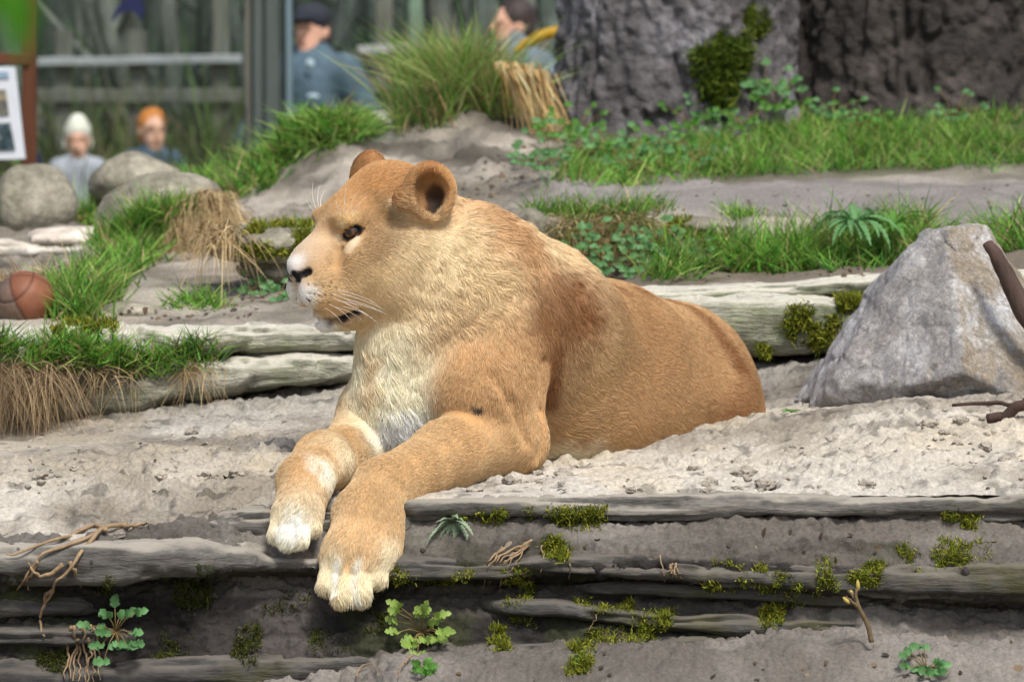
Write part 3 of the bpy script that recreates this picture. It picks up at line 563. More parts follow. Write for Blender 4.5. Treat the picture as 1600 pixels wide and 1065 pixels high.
# hollows and folds
def cut(a, b, ra, rb, k=.012): add(pr_cone(a, b, ra, rb), k=k, op='s')
for s, (c, A) in zip((1, -1), EAR):
    add(pr_ell(c + A[1] * .026 - A[2] * .006, (.036, .034, .041), A), k=.008, op='s')
    d0 = c + A[1] * .004 - A[2] * .012 - H_FW * .010; cut(d0, d0 - A[2] * .026 + A[1] * .012, .014, .010, k=.01)
def hcut(pix, r, k=.01, both=True, inset=0.):
    T = trace(pix); T = T - np.array([0, -1, 0]) * inset
    for a, b in zip(T[:-1], T[1:]):
        cut(a, b, r, r, k)
        if both: cut(mirror(a), mirror(b), r, r, k)
hcut([(466, 489), (478, 496), (495, 501), (512, 503)], .003, .006)       # mouth line
hcut([(508, 503), (530, 502), (548, 496), (564, 487)], .0075, .007)
hcut([(461, 446), (463, 466), (468, 486)], .0022, .004, both=False) # philtrum
hcut([(474, 428), (482, 426)], .005, .006)            # nostril
hcut([(536, 375), (546, 366), (559, 360)], .0080, .004)            # eye opening
hcut([(527, 392), (524, 412)], .003, .02)             # below the eye
hcut([(850, 560), (846, 640), (842, 710)], .005, .016, both=False)
hcut([(770, 585), (800, 630), (826, 690)], .003, .020, both=False, inset=-.006)
hcut([(529, 893), (522, 920)], .004, .008, both=False); hcut([(554, 893), (549, 930)], .004, .008, both=False); hcut([(577, 890), (578, 912)], .004, .008, both=False)
hcut([(450, 815), (442, 842)], .003, .007, both=False); hcut([(464, 818), (459, 846)], .003, .007, both=False); hcut([(478, 815), (479, 836)], .003, .007, both=False)

def lion_field(p): return fold_big(LP, p)
def lion_mesh(h): return surface(lion_field, (-.56, -.60, -.20), (.72, 1.22, .62), h, 5)
EYE = trace([(549, 363)])[0]

# --- fur colour: each body part carries a colour, markings are painted over it in place
PAINT = []; FUR_SHORT = []
def paint(pix, r, col, st=1.0, hard=.5, both=True, ln=None):
    c = np.array(W[col] if isinstance(col, str) else col)
    for q in trace(pix):
        PAINT.append((q, r, c, st, hard, ln))
        if both: PAINT.append((mirror(q), r, c, st, hard, ln))
F_ = dict(both=False)
paint([(846, 455), (866, 430), (880, 460), (900, 445)], .045, 'rust', .68, .04, **F_)               # rusty whorl behind the shoulder
paint([(890, 500), (872, 530), (850, 500), (905, 475), (918, 500)], .042, 'rust', .74, .05, **F_)
paint([(866, 560), (862, 585), (858, 605)], .026, 'rust', .9, .2, **F_); paint([(858, 625), (862, 600)], .018, 'rust', .9, .2, **F_)
paint([(940, 465), (965, 470), (1000, 480)], .05, 'rust', .35, .05, **F_); paint([(905, 540), (895, 570)], .03, 'rust', .4, .05, **F_)
paint([(820, 390), (780, 350), (750, 320)], .06, lin(190, 128, 66), .6, .1, **F_)
paint([(960, 446), (1000, 455), (1040, 464), (1078, 482), (1108, 506), (1132, 536), (1150, 566)], .030, 'rust', .8, .1, **F_)   # dark line down the back
paint([(1160, 640), (1150, 680), (1090, 690), (1175, 600), (1130, 660)], .055, 'rust', .5, .05, **F_)
paint([(640, 560), (620, 620), (625, 680), (650, 650), (600, 560), (590, 620)], .06, 'cream', .6, .2, **F_)
paint([(630, 665), (605, 680), (640, 650)], .035, 'white', .6, .2, **F_)
paint([(860, 715), (880, 722), (920, 720)], .04, 'cream', .7, .2, **F_)
paint([(580, 560), (575, 600)], .025, lin(214, 166, 104), .5, .2, **F_)
paint([(741, 632), (746, 634), (750, 635), (744, 638)], .0045, lin(60, 56, 60), .9, .4, **F_)          # scar on the shoulder
# near paw and far paw
paint([(515, 880), (512, 905), (600, 885), (615, 862), (590, 905), (540, 925), (570, 925)], .028, 'cream', .6, .1, **F_)
paint([(530, 872), (528, 884), (526, 896), (524, 908), (522, 920)], .008, 'white', .55, .1, **F_); paint([(562, 872), (558, 884), (555, 896), (552, 908), (552, 920), (555, 932)], .008, 'white', .55, .1, **F_)
paint([(507, 728), (514, 745)], .024, 'white', .7, .05, **F_); paint([(462, 806), (455, 822), (472, 824)], .022, 'white', .5, .05, **F_)
paint([(540, 700), (520, 740)], .04, 'cream', .7, .2, **F_); paint([(470, 730), (455, 760)], .025, 'tan', .4, .1, **F_)
# face
paint([(575, 290), (620, 275), (655, 280)], .06, lin(196, 138, 74), .6, .1)
paint([(600, 345), (580, 330)], .04, lin(166, 128, 84), .5, .1)
paint([(590, 380), (575, 395), (600, 370)], .03, lin(150, 108, 66), .45, .1)
paint([(615, 440), (590, 460)], .04, lin(226, 190, 140), .5, .2)
paint([(650, 380), (690, 400), (660, 440), (700, 370)], .05, lin(224, 194, 150), .6, .2)
paint([(610, 318), (620, 327), (632, 332)], .012, lin(240, 216, 176), .6, .05, both=False)
paint([(455, 424), (453, 430)], .005, lin(20, 18, 20), 1, .7, ln=0)
paint([(548, 343), (535, 350)], .014, lin(222, 184, 126), .8, .3)
paint([(550, 381), (544, 388), (557, 373)], .0065, 'cream', .9, .3)
paint([(530, 352), (527, 372)], .007, 'cream', .5, .3)
FUR_SHORT.append((trace([(549, 366)])[0], .030, .0028)); FUR_SHORT.append((trace([(530, 480)])[0], .045, .0035)); FUR_SHORT.append((trace([(490, 490)])[0], .030, .003)); FUR_SHORT.append((trace([(470, 430)])[0], .03, .0025))
FUR_SHORT += [(mirror(c), r, l) for c, r, l in FUR_SHORT]
paint([(540, 371), (548, 366), (558, 360)], .0108, lin(24, 22, 28), 1, .75, ln=0); paint([(536, 378), (533, 384), (539, 374)], .0055, lin(24, 22, 28), 1, .6, ln=0); paint([(540, 360), (548, 355), (556, 353), (562, 356)], .0045, lin(34, 28, 28), .9, .5, ln=.001); paint([(564, 359), (569, 357)], .0045, lin(30, 24, 24), .9, .5, ln=.001)
paint([(534, 386), (532, 391), (530, 396), (530, 401)], .0042, lin(50, 46, 54), .9, .4, ln=.0015)
paint([(546, 386), (541, 392), (553, 379)], .007, 'cream', .9, .3, ln=.003)
paint([(468, 406), (459, 412), (453, 416)], .013, 'white', .75, .1); paint([(505, 375)], .02, lin(226, 196, 156), .6, .2)
paint([(505, 410), (525, 420), (540, 410)], .03, lin(186, 144, 96), .5, .1)
paint([(468, 452), (476, 470), (466, 466), (480, 482), (484, 458)], .016, 'white', .8, .1); paint([(520, 470), (545, 470)], .022, lin(222, 182, 128), .6, .2)
paint([(500, 511), (514, 515), (492, 506)], .016, 'white', .7, .1)
paint([(460, 428), (468, 430), (476, 427), (482, 424), (466, 436)], .0085, lin(20, 18, 20), 1, .75, ln=0); paint([(463, 440)], .004, lin(20, 18, 20), 1, .6, ln=0)
paint([(470, 489), (482, 495), (496, 499), (510, 502)], .0055, lin(50, 38, 36), .85, .5, ln=0)
paint([(508, 503), (513, 503), (518, 503), (525, 502), (530, 501)], .0090, lin(26, 20, 22), 1, .65, ln=0); paint([(532, 501), (537, 499), (542, 497), (547, 495), (552, 492), (557, 490)], .0118, lin(22, 18, 20), 1, .65, ln=0); paint([(561, 488)], .007, lin(22, 18, 20), 1, .6, ln=0); paint([(510, 503)], .010, lin(60, 45, 40), .6, .3)
paint([(482, 444), (493, 445), (504, 447), (514, 447), (524, 449), (517, 440), (484, 457), (491, 459), (498, 461), (508, 461), (518, 460), (519, 455), (500, 472), (513, 473)], .0032, lin(60, 40, 28), .9, .5, ln=.003)
paint([(481, 467)], .003, lin(30, 28, 34), 1, .6)
for s_, (c_, A_) in zip((1, -1), EAR):
    PAINT.append((c_ - A_[1] * .004 - A_[2] * .002 - H_FW * .016, .020, np.array(lin(22, 18, 17)), 1, .5, .002)); PAINT.append((c_ - A_[1] * .006 - A_[2] * .018 - H_FW * .012, .027, np.array(lin(22, 18, 17)), 1, .5, .002))  # deep shade of the ear hollow, painted into the fur colour
    PAINT.append((c_ + A_[1] * .000 + A_[2] * .012 + H_FW * .012, .034, np.array(lin(116, 78, 46)), .75, .2, .008))
    PAINT.append((c_ + A_[1] * .004 - A_[2] * .022 + H_FW * .022, .016, np.array(lin(88, 56, 34)), .6, .2, .012))
    PAINT.append((c_ - A_[1] * .034 - H_FW * .02, .03, np.array(lin(50, 38, 30)), .8, .2, .010))
    PAINT.append((c_ + A_[2] * .05 - A_[1] * .004, .022, np.array(lin(178, 112, 50)), .7, .2, None))

def fur_at(p):
    p = p.astype(np.float32); Wt = np.zeros(len(p)); fl = np.zeros((len(p), 3)); ln = np.zeros(len(p)); co = np.zeros((len(p), 3))
    for q in LP[:NU]:
        wgt = np.exp(-np.clip(q['f'](p), -.02, .5) / .016) + 1e-9; Wt += wgt; fl += wgt[:, None] * q['flow']; ln += wgt * q['ln']; co += wgt[:, None] * q['col']
    fl /= Wt[:, None]; ln /= Wt; co /= Wt[:, None]
    co *= (1 + .10 * fbm(p, 14, 3, s=3) + .06 * fbm(p, 60, 2, s=8))[:, None]
    pw = p + .012 * np.stack([vnoise(p * 40, 1), vnoise(p * 40, 2), vnoise(p * 40, 3)], -1)
    xo = np.argsort(p[:, 0], kind='stable'); xs_ = p[xo, 0]
    for c, r, col, st, hard, l in PAINT:
        near = xo[np.searchsorted(xs_, c[0] - r * 1.9):np.searchsorted(xs_, c[0] + r * 1.9)]; near = near[np.abs(p[near] - c).max(1) < r * 1.9]
        if not len(near): continue
        src = pw if r > .02 else p
        d = np.linalg.norm(src[near] - c, axis=1) / r; t = (1 - sstep(hard, 1.15 if hard > .4 else 1.7, d)) * st
        co[near] += t[:, None] * (col - co[near])
        if l is not None: ln[near] += t * (l - ln[near])
    for c, r, l in FUR_SHORT:
        d = np.linalg.norm(p - c, axis=1) / r; t = 1 - sstep(.35, 1., d); ln = np.where(ln > l, ln + t * (l - ln), ln)
    return fl, ln, co

def make_lion(h=.0037, nfur=380000):
    root = empty('lioness', P(800, 735, .2), label='tawny lioness lying on the sandy ledge with her front paws hanging over its edge', cat='lion')
    V, F = lion_mesh(h)
    N = vnormals(V, F)
    fl, ln, co = fur_at(V)
    skin = m_plain('lion_skin', (0, 0, 0), rough=.75, lo=.9, hi=1.08, nscale=60, bscale=300, bstr=.15, bdist=.002, attr=True, spec=.25)
    mesh('body', V, F, skin, root, cols=co * .82)
    # fur
    g = np.random.default_rng(5)
    a, b, c, d = V[F[:, 0]], V[F[:, 1]], V[F[:, 2]], V[F[:, 3]]
    ar = (np.linalg.norm(np.cross(b - a, c - a), axis=1) + np.linalg.norm(np.cross(c - a, d - a), axis=1)) * .5
    cen = (a + c) / 2; nf = (N[F[:, 0]] + N[F[:, 2]]) * .5
    tocam = CAMP - cen; tocam /= np.linalg.norm(tocam, axis=1, keepdims=True)
    headness = np.exp(-np.linalg.norm(cen - H_O, axis=1) / .22)
    dens = ar * (.25 + .75 * sstep(-.45, .0, (nf * tocam).sum(1))) * (1 + 1.3 * headness) * (cen[:, 2] > -.26)
    pick = np.searchsorted(np.cumsum(dens) / dens.sum(), g.random(nfur)); pick = np.clip(pick, 0, len(F) - 1)
    u, v = g.random((2, nfur, 1)); p0 = (a[pick] * (1 - u) + b[pick] * u) * (1 - v) + (d[pick] * (1 - u) + c[pick] * u) * v
    def bl(X): return (X[F[pick, 0]] * (1 - u) + X[F[pick, 1]] * u) * (1 - v) + (X[F[pick, 3]] * (1 - u) + X[F[pick, 2]] * u) * v
    n0 = bl(N); n0 /= np.linalg.norm(n0, axis=1, keepdims=True)
    fl, ln, co = fur_at(p0)
    keep = ln > .0022; p0, n0, fl, ln, co = p0[keep], n0[keep], fl[keep], ln[keep], co[keep]; n = len(p0)
    t = fl - n0 * (fl * n0).sum(1, keepdims=True); t /= np.maximum(np.linalg.norm(t, axis=1, keepdims=True), 1e-6)
    sd = np.cross(n0, t)
    long_ = sstep(.018, .032, ln)[:, None]
    sw = fbm(p0, 11, 2, s=21)[:, None] * .5 + vnoise(p0 * 38, 4)[:, None] * (.35 + .5 * long_) + g.normal(0, .16, (n, 1))
    t2 = t + sd * sw; t2 /= np.linalg.norm(t2, axis=1, keepdims=True)
    clump = (vnoise(p0 * 75, 31) + vnoise(p0 * 130, 32))[:, None] * .5
    lift = .27 + .12 * g.random((n, 1)) + .28 * clump * (.3 + long_)
    L = (ln * np.where(ln < .02, .85, 1.) * (.75 + .5 * g.random(n)))[:, None]
    K = 5; pts = np.empty((n, K, 3), np.float32)
    for k in range(K):
        s_ = k / (K - 1); dirn = t2 * s_ * (.82 + .18 * s_) + n0 * lift * (s_ - .55 * s_ * s_) + sd * (.22 * long_ * np.sin(s_ * 4 + 9 * clump) * s_)
        pts[:, k] = p0 - n0 * .0008 + dirn * L
    pts -= np.array(root.location, np.float32)
    cd = bpy.data.hair_curves.new('fur'); cd.add_curves([K] * n)
    cd.position_data.foreach_set('vector', pts.ravel())
    rad = np.tile(np.array([.00054, .00052, .00044, .00030, .00009], np.float32), (n, 1)) * (.7 + .6 * g.random((n, 1)).astype(np.float32)) * (1 + .5 * long_.astype(np.float32))
    ra = cd.attributes.get('radius') or cd.attributes.new('radius', 'FLOAT', 'POINT'); ra.data.foreach_set('value', rad.ravel())
    co = co * (1 + .14 * g.normal(0, 1, (n, 1)).clip(-1.6, 1.6)); c4 = np.ones((n, 4), np.float32); c4[:, :3] = np.clip(co, .004, .92); c4[:, :3] = np.clip((c4[:, :3] * .82 + c4[:, :3].mean(1, keepdims=True) * .18) * np.array([1.10, 1.22, 1.25]), .004, .93)
    ca = cd.attributes.new('fcol', 'FLOAT_COLOR', 'CURVE'); ca.data.foreach_set('color', c4.ravel())
    def fm(nn, bs, out):
        at = nd(nn, 'Attribute', attribute_name='fcol'); nn.links.new(at.outputs['Color'], bs.inputs['Base Color'])
        bs.inputs['Roughness'].default_value = .55; bs.inputs['Specular IOR Level'].default_value = .25
        tr = nd(nn, 'BsdfTranslucent'); nn.links.new(at.outputs['Color'], tr.inputs[0]); mx = nd(nn, 'MixShader'); mx.inputs[0].default_value = .3
        nn.links.new(bs.outputs[0], mx.inputs[1]); nn.links.new(tr.outputs[0], mx.inputs[2]); nn.links.new(mx.outputs[0], out.inputs[0])
    cd.materials.append(material('lion_fur', fm))
    fo = bpy.data.objects.new('fur', cd); C.objects.link(fo); fo.parent = root; fo['kind'] = 'stuff'
    # eyes
    def em(nn, bs, out):
        tc = nd(nn, 'TexCoord'); sp = nd(nn, 'VectorMath', operation='DISTANCE'); sp.inputs[1].default_value = (0, 0, .0165); nn.links.new(tc.outputs['Object'], sp.inputs[0])
        cr = nd(nn, 'ValToRGB'); nn.links.new(sp.outputs['Value'], cr.inputs[0]); e = cr.color_ramp; e.elements[0].position = .0042; e.elements[0].color = (.005, .005, .006, 1)
        e.elements[1].position = .0050; e.elements[1].color = (*lin(164, 104, 42), 1)
        for q, col in ((.0085, lin(92, 52, 24)), (.0098, (.01, .008, .008)), (.0125, (.03, .022, .02))): z = e.elements.new(q); z.color = (*col, 1)
        nn.links.new(cr.outputs[0], bs.inputs['Base Color']); bs.inputs['Roughness'].default_value = .06; bs.inputs['Coat Weight'].default_value = .6
    eyem = material('lion_eye', em)
    gaze = H_FW * .72 + H_LF * .68 - H_UP * .08; gaze /= np.linalg.norm(gaze)
    for s_ in (1, -1):
        c = EYE if s_ > 0 else mirror(EYE); gz = gaze if s_ > 0 else gaze - 2 * (gaze @ H_LF) * H_LF
        nrm = H_LF * s_ * .85 + H_FW * .5; nrm /= np.linalg.norm(nrm); c = c - nrm * .0175 + H_UP * .001
        bm = bmesh.new(); bmesh.ops.create_uvsphere(bm, u_segments=32, v_segments=20, radius=.0165)
        me = bpy.data.meshes.new('eye'); bm.to_mesh(me); bm.free(); me.polygons.foreach_set('use_smooth', np.ones(len(me.polygons), bool)); me.materials.append(eyem)
        o = bpy.data.objects.new('eye', me); C.objects.link(o); o.parent = root; o.location = tuple(c - np.array(root.location)); o.rotation_euler = Vector(gz).to_track_quat('Z', 'Y').to_euler()
    # whiskers: fine white bristles on the lip and brow
    wm = m_plain('whisker', (.85, .84, .8), rough=.4, lo=1, hi=1, bstr=0)
    roots = [(524, 452), (530, 458), (520, 466), (528, 470), (536, 466), (512, 474), (522, 479), (540, 474), (506, 480), (532, 478), (516, 458)]
    tips = [(592, 476), (600, 484), (575, 494), (598, 488), (606, 492), (548, 500), (566, 500), (590, 505), (535, 506), (582, 497), (560, 480)]
    T = trace(roots)
    for side in (1, -1):
        for q, tp in zip(T, tips):
            e = on_plane(tp[0], tp[1], q + H_LF * (.055 + .02 * g.random()), H_LF); m_ = (q + e) / 2 + H_UP * .006 + H_LF * .012
            ctl = [q - H_LF * .002, m_, e]; 
            if side < 0: ctl = [mirror(x) for x in ctl]
            ss = np.linspace(0, 1, 9)[:, None]; ln_ = (1 - ss) ** 2 * ctl[0] + 2 * ss * (1 - ss) * ctl[1] + ss ** 2 * ctl[2]
            v_, f_ = tube(ln_, np.linspace(.00042, .00014, 9), 5); mesh('whisker', v_, f_, wm, root)
    T = trace([(540, 338), (545, 336), (549, 337), (536, 340)])
    for side in (1, -1):
        for q, (dx, dz) in zip(T, ((.002, .05), (.016, .042), (.028, .034), (-.012, .03))):
            e = q + np.array([dx, -.012, dz]); m_ = (q + e) / 2 + np.array([-.005, -.008, .004]); ctl = [q, m_, e]
            if side < 0: ctl = [mirror(x) for x in ctl]
            ss = np.linspace(0, 1, 7)[:, None]; ln_ = (1 - ss) ** 2 * ctl[0] + 2 * ss * (1 - ss) * ctl[1] + ss ** 2 * ctl[2]
            v_, f_ = tube(ln_, np.linspace(.0005, .00016, 7), 5); mesh('brow_whisker', v_, f_, wm, root)
    return root
make_lion()
# ================================================================== boulders
def facet_rock(name, c, planes, r, mat, h=.008, amp=.012, k=.03, seed=0, lo=None, hi=None, parent=None, chips=.012, **kw):
    """a rock as a block cut by planes (normal, distance from c), edges worn, surface broken by noise"""
    pl = [(np.array(n, float) / np.linalg.norm(n), d) for n, d in planes]; c = np.asarray(c, float)
    def f(p):
        q = p - c; d = np.linalg.norm(q, axis=1) - r * 1.25
        for n, dist in pl: d = smax(d, q @ n - dist, k)
        x = p.astype(np.float32); return (d - amp * 2 * fbm(x, 6, 3, s=seed) - amp * .8 * fbm(x, 24, 3, s=seed + 3) + chips * np.clip(.35 - np.abs(fbm(x, 9, 3, s=seed + 6)) * 3, 0, 1) - .25 * amp * fbm(x, 90, 2, s=seed + 9)).astype(np.float32)
    V, F = surface(f, c - r * 1.35 if lo is None else lo, c + r * 1.35 if hi is None else hi, h, 4)
    return mesh(name, V, F, mat, parent, origin=None if parent else c, **kw)
bc = P(1478, 520, .50)
def m_big(n, b, out):
    v = objvec(n); t = nd(n, 'TexNoise', Scale=5, Detail=10, Roughness=.7); n.links.new(v, t.inputs['Vector']); cr = nd(n, 'ValToRGB'); e = cr.color_ramp
    e.elements[0].position = .3; e.elements[0].color = (*lin(132, 127, 122), 1); e.elements[1].position = .68; e.elements[1].color = (*lin(232, 231, 230), 1); z = e.elements.new(.48); z.color = (*lin(188, 182, 174), 1); n.links.new(t.outputs[0], cr.inputs[0]); s = cr.outputs[0]
    vo = nd(n, 'TexVoronoi', Scale=38); n.links.new(v, vo.inputs['Vector']); mr = nd(n, 'MapRange'); mr.inputs[1].default_value = .1; mr.inputs[2].default_value = .5; mr.inputs[3].default_value = .78; mr.inputs[4].default_value = 1.08; n.links.new(vo.outputs[0], mr.inputs[0])
    s = noise_mix(n, s, 14, .55, 1.3, vec=v, detail=9, rough=.75); s = noise_mix(n, s, 70, .6, 1.25, vec=v, detail=9); s = noise_mix(n, s, 240, .75, 1.2, vec=v, detail=3)
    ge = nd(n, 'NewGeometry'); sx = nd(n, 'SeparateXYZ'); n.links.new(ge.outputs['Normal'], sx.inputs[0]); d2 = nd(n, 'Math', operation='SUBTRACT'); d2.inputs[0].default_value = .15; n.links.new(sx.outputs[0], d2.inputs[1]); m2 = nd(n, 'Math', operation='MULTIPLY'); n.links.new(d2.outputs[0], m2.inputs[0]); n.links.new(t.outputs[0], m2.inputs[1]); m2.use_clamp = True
    mx = nd(n, 'Mix', data_type='RGBA'); n.links.new(m2.outputs[0], mx.inputs[0]); n.links.new(s, mx.inputs[6]); mx.inputs[7].default_value = (*lin(186, 190, 200), 1)  # left-facing sides tinted bluish: skylight painted into the stone colour
    be = nd(n, 'MapRange'); be.inputs[1].default_value = .15; be.inputs[2].default_value = .5; be.inputs[4].default_value = .6; n.links.new(sx.outputs[0], be.inputs[0]); m3 = nd(n, 'Mix', data_type='RGBA'); n.links.new(be.outputs[0], m3.inputs[0]); n.links.new(mx.outputs[2], m3.inputs[6]); w3 = nd(n, 'RGB'); w3.outputs[0].default_value = (*lin(188, 170, 142), 1); n.links.new(noise_mix(n, w3.outputs[0], 60, .6, 1.2, vec=v), m3.inputs[7])  # right-facing sides tinted beige: warm sunlight painted into the colour
    l1 = nd(n, 'TexNoise', Scale=7, Detail=8, Roughness=.72); n.links.new(v, l1.inputs['Vector']); l2 = nd(n, 'MapRange'); l2.inputs[1].default_value = .50; l2.inputs[2].default_value = .60; l2.inputs[4].default_value = .85; n.links.new(l1.outputs[0], l2.inputs[0]); m4 = nd(n, 'Mix', data_type='RGBA'); n.links.new(l2.outputs[0], m4.inputs[0]); n.links.new(m3.outputs[2], m4.inputs[6]); m4.inputs[7].default_value = (*lin(226, 228, 232), 1)
    n.links.new(noise_mix(n, m4.outputs[2], 110, .78, 1.4, vec=v, detail=6, rough=.75), b.inputs['Base Color']); b.inputs['Roughness'].default_value = .85; p = bump(n, b, 28, 1., .03, vec=v, rough=.75); bump(n, b, 150, .9, .006, vec=v, prev=p)
def plane3(a, b, c_, out):
    a, b, c_ = (P(*q) for q in (a, b, c_)); n = np.cross(b - a, c_ - a); n /= np.linalg.norm(n); n = n if n @ np.array(out, float) > 0 else -n; return n, float(n @ (a - bc))
AP, AP2, LF, FT0, RT = (1440, 362, .50), (1535, 356, .52), (1300, 605, .44), (1515, 600, .25), (1660, 560, .44)
facet_rock('boulder', bc, [plane3(AP, LF, FT0, (-.4, -1, .4)), plane3((1490, 357, .49), FT0, RT, (.5, -1, .3)), plane3(AP, LF, (1300, 560, .62), (-1, 0, .5)), plane3(AP2, RT, (1640, 500, .62), (1, 0, .6)), plane3(AP, AP2, (1480, 362, .62), (0, 0, 1)), plane3((1380, 430, .42), (1440, 368, .44), (1345, 470, .60), (-.7, -.2, .8)),
           ((.1, .9, .35), .17), ((0, 0, -1), .15), plane3((1290, 600, .44), (1400, 615, .36), (1340, 640, .45), (-.3, -1, -.8)), plane3((1520, 590, .27), (1420, 605, .33), (1470, 635, .36), (0, -1, -.8)), ((-.97, -.2, .1), .216), plane3((1340, 540, .40), (1400, 600, .34), (1320, 600, .40), (-.7, -.9, .1))], .33, material('boulder_stone', m_big), h=.005, amp=.009, k=.010, seed=200,
           lo=bc - np.array([.30, .30, .19]), hi=bc + np.array([.34, .28, .26]), label='large angular pale grey boulder standing on the sand beside the lioness', cat='boulder', chips=.016)
def blob_rock(name, px, py, Y, rx, ry, rz, mat, seed, h=.014, **kw):
    c = P(px, py, Y); g = np.random.default_rng(seed); pls = []
    for _ in range(9):
        n = g.normal(0, 1, 3); n /= np.linalg.norm(n); pls.append((n * np.array([rx, ry, rz]) ** -1 / np.linalg.norm(n * np.array([rx, ry, rz]) ** -1), 0))
    sc = np.array([rx, ry, rz])
    def f(p):
        q = (p - c) / sc; d = np.linalg.norm(q, axis=1) - 1
        for n, _ in pls: m = n * sc; m = m / np.linalg.norm(m); d = smax(d, q @ m - .82, .18)
        x = p.astype(np.float32); m_ = sc.min(); return (d * m_ - .10 * m_ * fbm(x, 1.2 / m_ * .8, 3, s=seed) - .03 * m_ * fbm(x, 6 / m_ * .8, 3, s=seed + 4)).astype(np.float32)
    V, F = surface(f, c - sc * 1.3, c + sc * 1.3, h, 4); UP_ROCKS.append((V, F)); return mesh(name, V, F, mat, origin=c, **kw)
UP_ROCKS = []
blob_rock('boulder', 215, 292, 4.1, .145, .16, .10, M_ROCK, 31, label='rounded grey boulder below the red-haired visitor\'s face', cat='boulder')
blob_rock('boulder', 258, 346, 3.0, .185, .17, .125, M_ROCK, 32, label='grey boulder with dry grass spilling over its side', cat='boulder')
blob_rock('boulder', 55, 325, 3.9, .115, .12, .135, M_ROCK, 33, label='pointed grey boulder below the child in the white hat', cat='boulder')
blob_rock('boulder', -10, 330, 4.4, .09, .1, .09, M_ROCK, 36, label='dark boulder standing under the white sign', cat='boulder')
blob_rock('boulder', 385, 290, 4.3, .09, .09, .05, M_ROCK, 37, label='low pale boulder in front of the dark posts', cat='boulder')
blob_rock('flat_stone', 118, 372, 3.2, .13, .14, .035, m_rock('pale_slab', lin(206, 196, 184), lin(170, 158, 146), lin(226, 218, 208), sc=4, bumps=.4), 34, label='pale flat stone slab leaning behind the bare log', cat='stone')
blob_rock('stone', 590, 195, 4.6, .05, .05, .04, m_rock('white_stone', lin(214, 208, 204), lin(176, 170, 166), lin(236, 232, 230), sc=6), 35, h=.008, label='small white stone beside the green grass mound', cat='stone')
blob_rock('stone', 205, 492, 1.45, .075, .07, .03, M_ROCK, 38, h=.008, label='dark mossy stone half buried in the sandy slope', cat='stone')
# mushroom-shaped ledge stone beside the muzzle
mb = empty('ledge_stone', P(430, 440, 1.8), label='overhanging grey ledge stone with a moss cushion beside the lioness\'s nose', cat='stone')
MB_VF = []
roll('cap', {318: (354, 404, 1.78, .14), 400: (352, 410, 1.80, .17), 470: (352, 410, 1.82, .18), 560: (352, 405, 1.9, .18), 640: (355, 400, 1.95, .17)}, M_ROCK, mb, seed=41, solid=MB_VF, amp=.12, sq=2.6)
roll('foot', {368: (400, 438, 1.84, .12), 450: (398, 440, 1.86, .15), 560: (395, 440, 1.92, .15), 640: (395, 435, 1.97, .14)}, M_ROCK, mb, seed=42, amp=.12, solid=MB_VF)
roll('bare_log', {-140: (378, 408, 3.0, .03), 0: (374, 402, 2.95, .032), 80: (382, 412, 2.9, .032), 160: (384, 420, 2.85, .034), 178: (388, 416, 2.84, .03)}, M_LOG if False else m_rock('bare_wood', lin(200, 194, 182), lin(160, 152, 142), lin(224, 218, 208), stretch=(.3, 1.5, 1.5), sc=5, bumps=.4), seed=43, amp=.2, ends=(0, 1), sq=2.2, label='bare pale grey log lying in front of the boulders', cat='log')
roll('bare_branch', {520: (222, 236, 4.0, .012), 560: (219, 233, 4.0, .014), 600: (222, 236, 4.0, .013)}, bpy.data.materials['bare_wood'], seed=44, amp=.2, sq=2.2, label='short pale branch lying on the mound above the lioness\'s head', cat='branch')
# step stones under the path
st = empty('stone_step', P(1000, 400, 2.0), label='low stone step under the dirt path with moss and trailing grass', cat='step')
ST_VF = []
for cols, sd in (({790: (325, 400, 2.06, .12), 830: (322, 400, 2.05, .13), 870: (330, 395, 2.05, .1)}, 45), ({1040: (335, 372, 2.08, .12), 1100: (338, 372, 2.06, .12), 1150: (342, 368, 2.06, .1)}, 46), ({1140: (330, 405, 2.12, .14), 1220: (335, 402, 2.12, .14), 1300: (335, 400, 2.16, .14)}, 47), ({1040: (368, 405, 2.02, .1), 1150: (370, 402, 2.04, .1)}, 48)):
    roll('stone', cols, M_ROCK, st, seed=sd, amp=.14, sq=3, solid=ST_VF)
T_UP2 = bvh(UP_VF + LOG_VF + UP_ROCKS + MB_VF + ST_VF)

# ================================================================== the great trunk
def m_bark(name, c0, c1, c2):
    def f(n, b, out):
        v = objvec(n); t = nd(n, 'TexNoise', Scale=3, Detail=9, Roughness=.7); n.links.new(v, t.inputs['Vector']); cr = nd(n, 'ValToRGB'); e = cr.color_ramp
        e.elements[0].position = .3; e.elements[0].color = (*c0, 1); e.elements[1].position = .7; e.elements[1].color = (*c2, 1); z = e.elements.new(.5); z.color = (*c1, 1); n.links.new(t.outputs[0], cr.inputs[0])
        s = noise_mix(n, cr.outputs[0], 30, .6, 1.35, vec=v, detail=8); n.links.new(s, b.inputs['Base Color']); b.inputs['Roughness'].default_value = .9
        p = bump(n, b, 24, .9, .03, vec=v); bump(n, b, 90, .7, .01, vec=v, prev=p)
    return material(name, f)
M_BARK = m_bark('trunk_bark', lin(62, 59, 60), lin(106, 103, 106), lin(154, 154, 162)); M_BARK2 = m_bark('trunk_bark_dark', lin(30, 27, 26), lin(52, 48, 46), lin(84, 78, 74))
tree = empty('giant_tree', P(1220, 190, 4.75), label='massive rough-barked double tree trunk rising behind the grass', cat='tree')
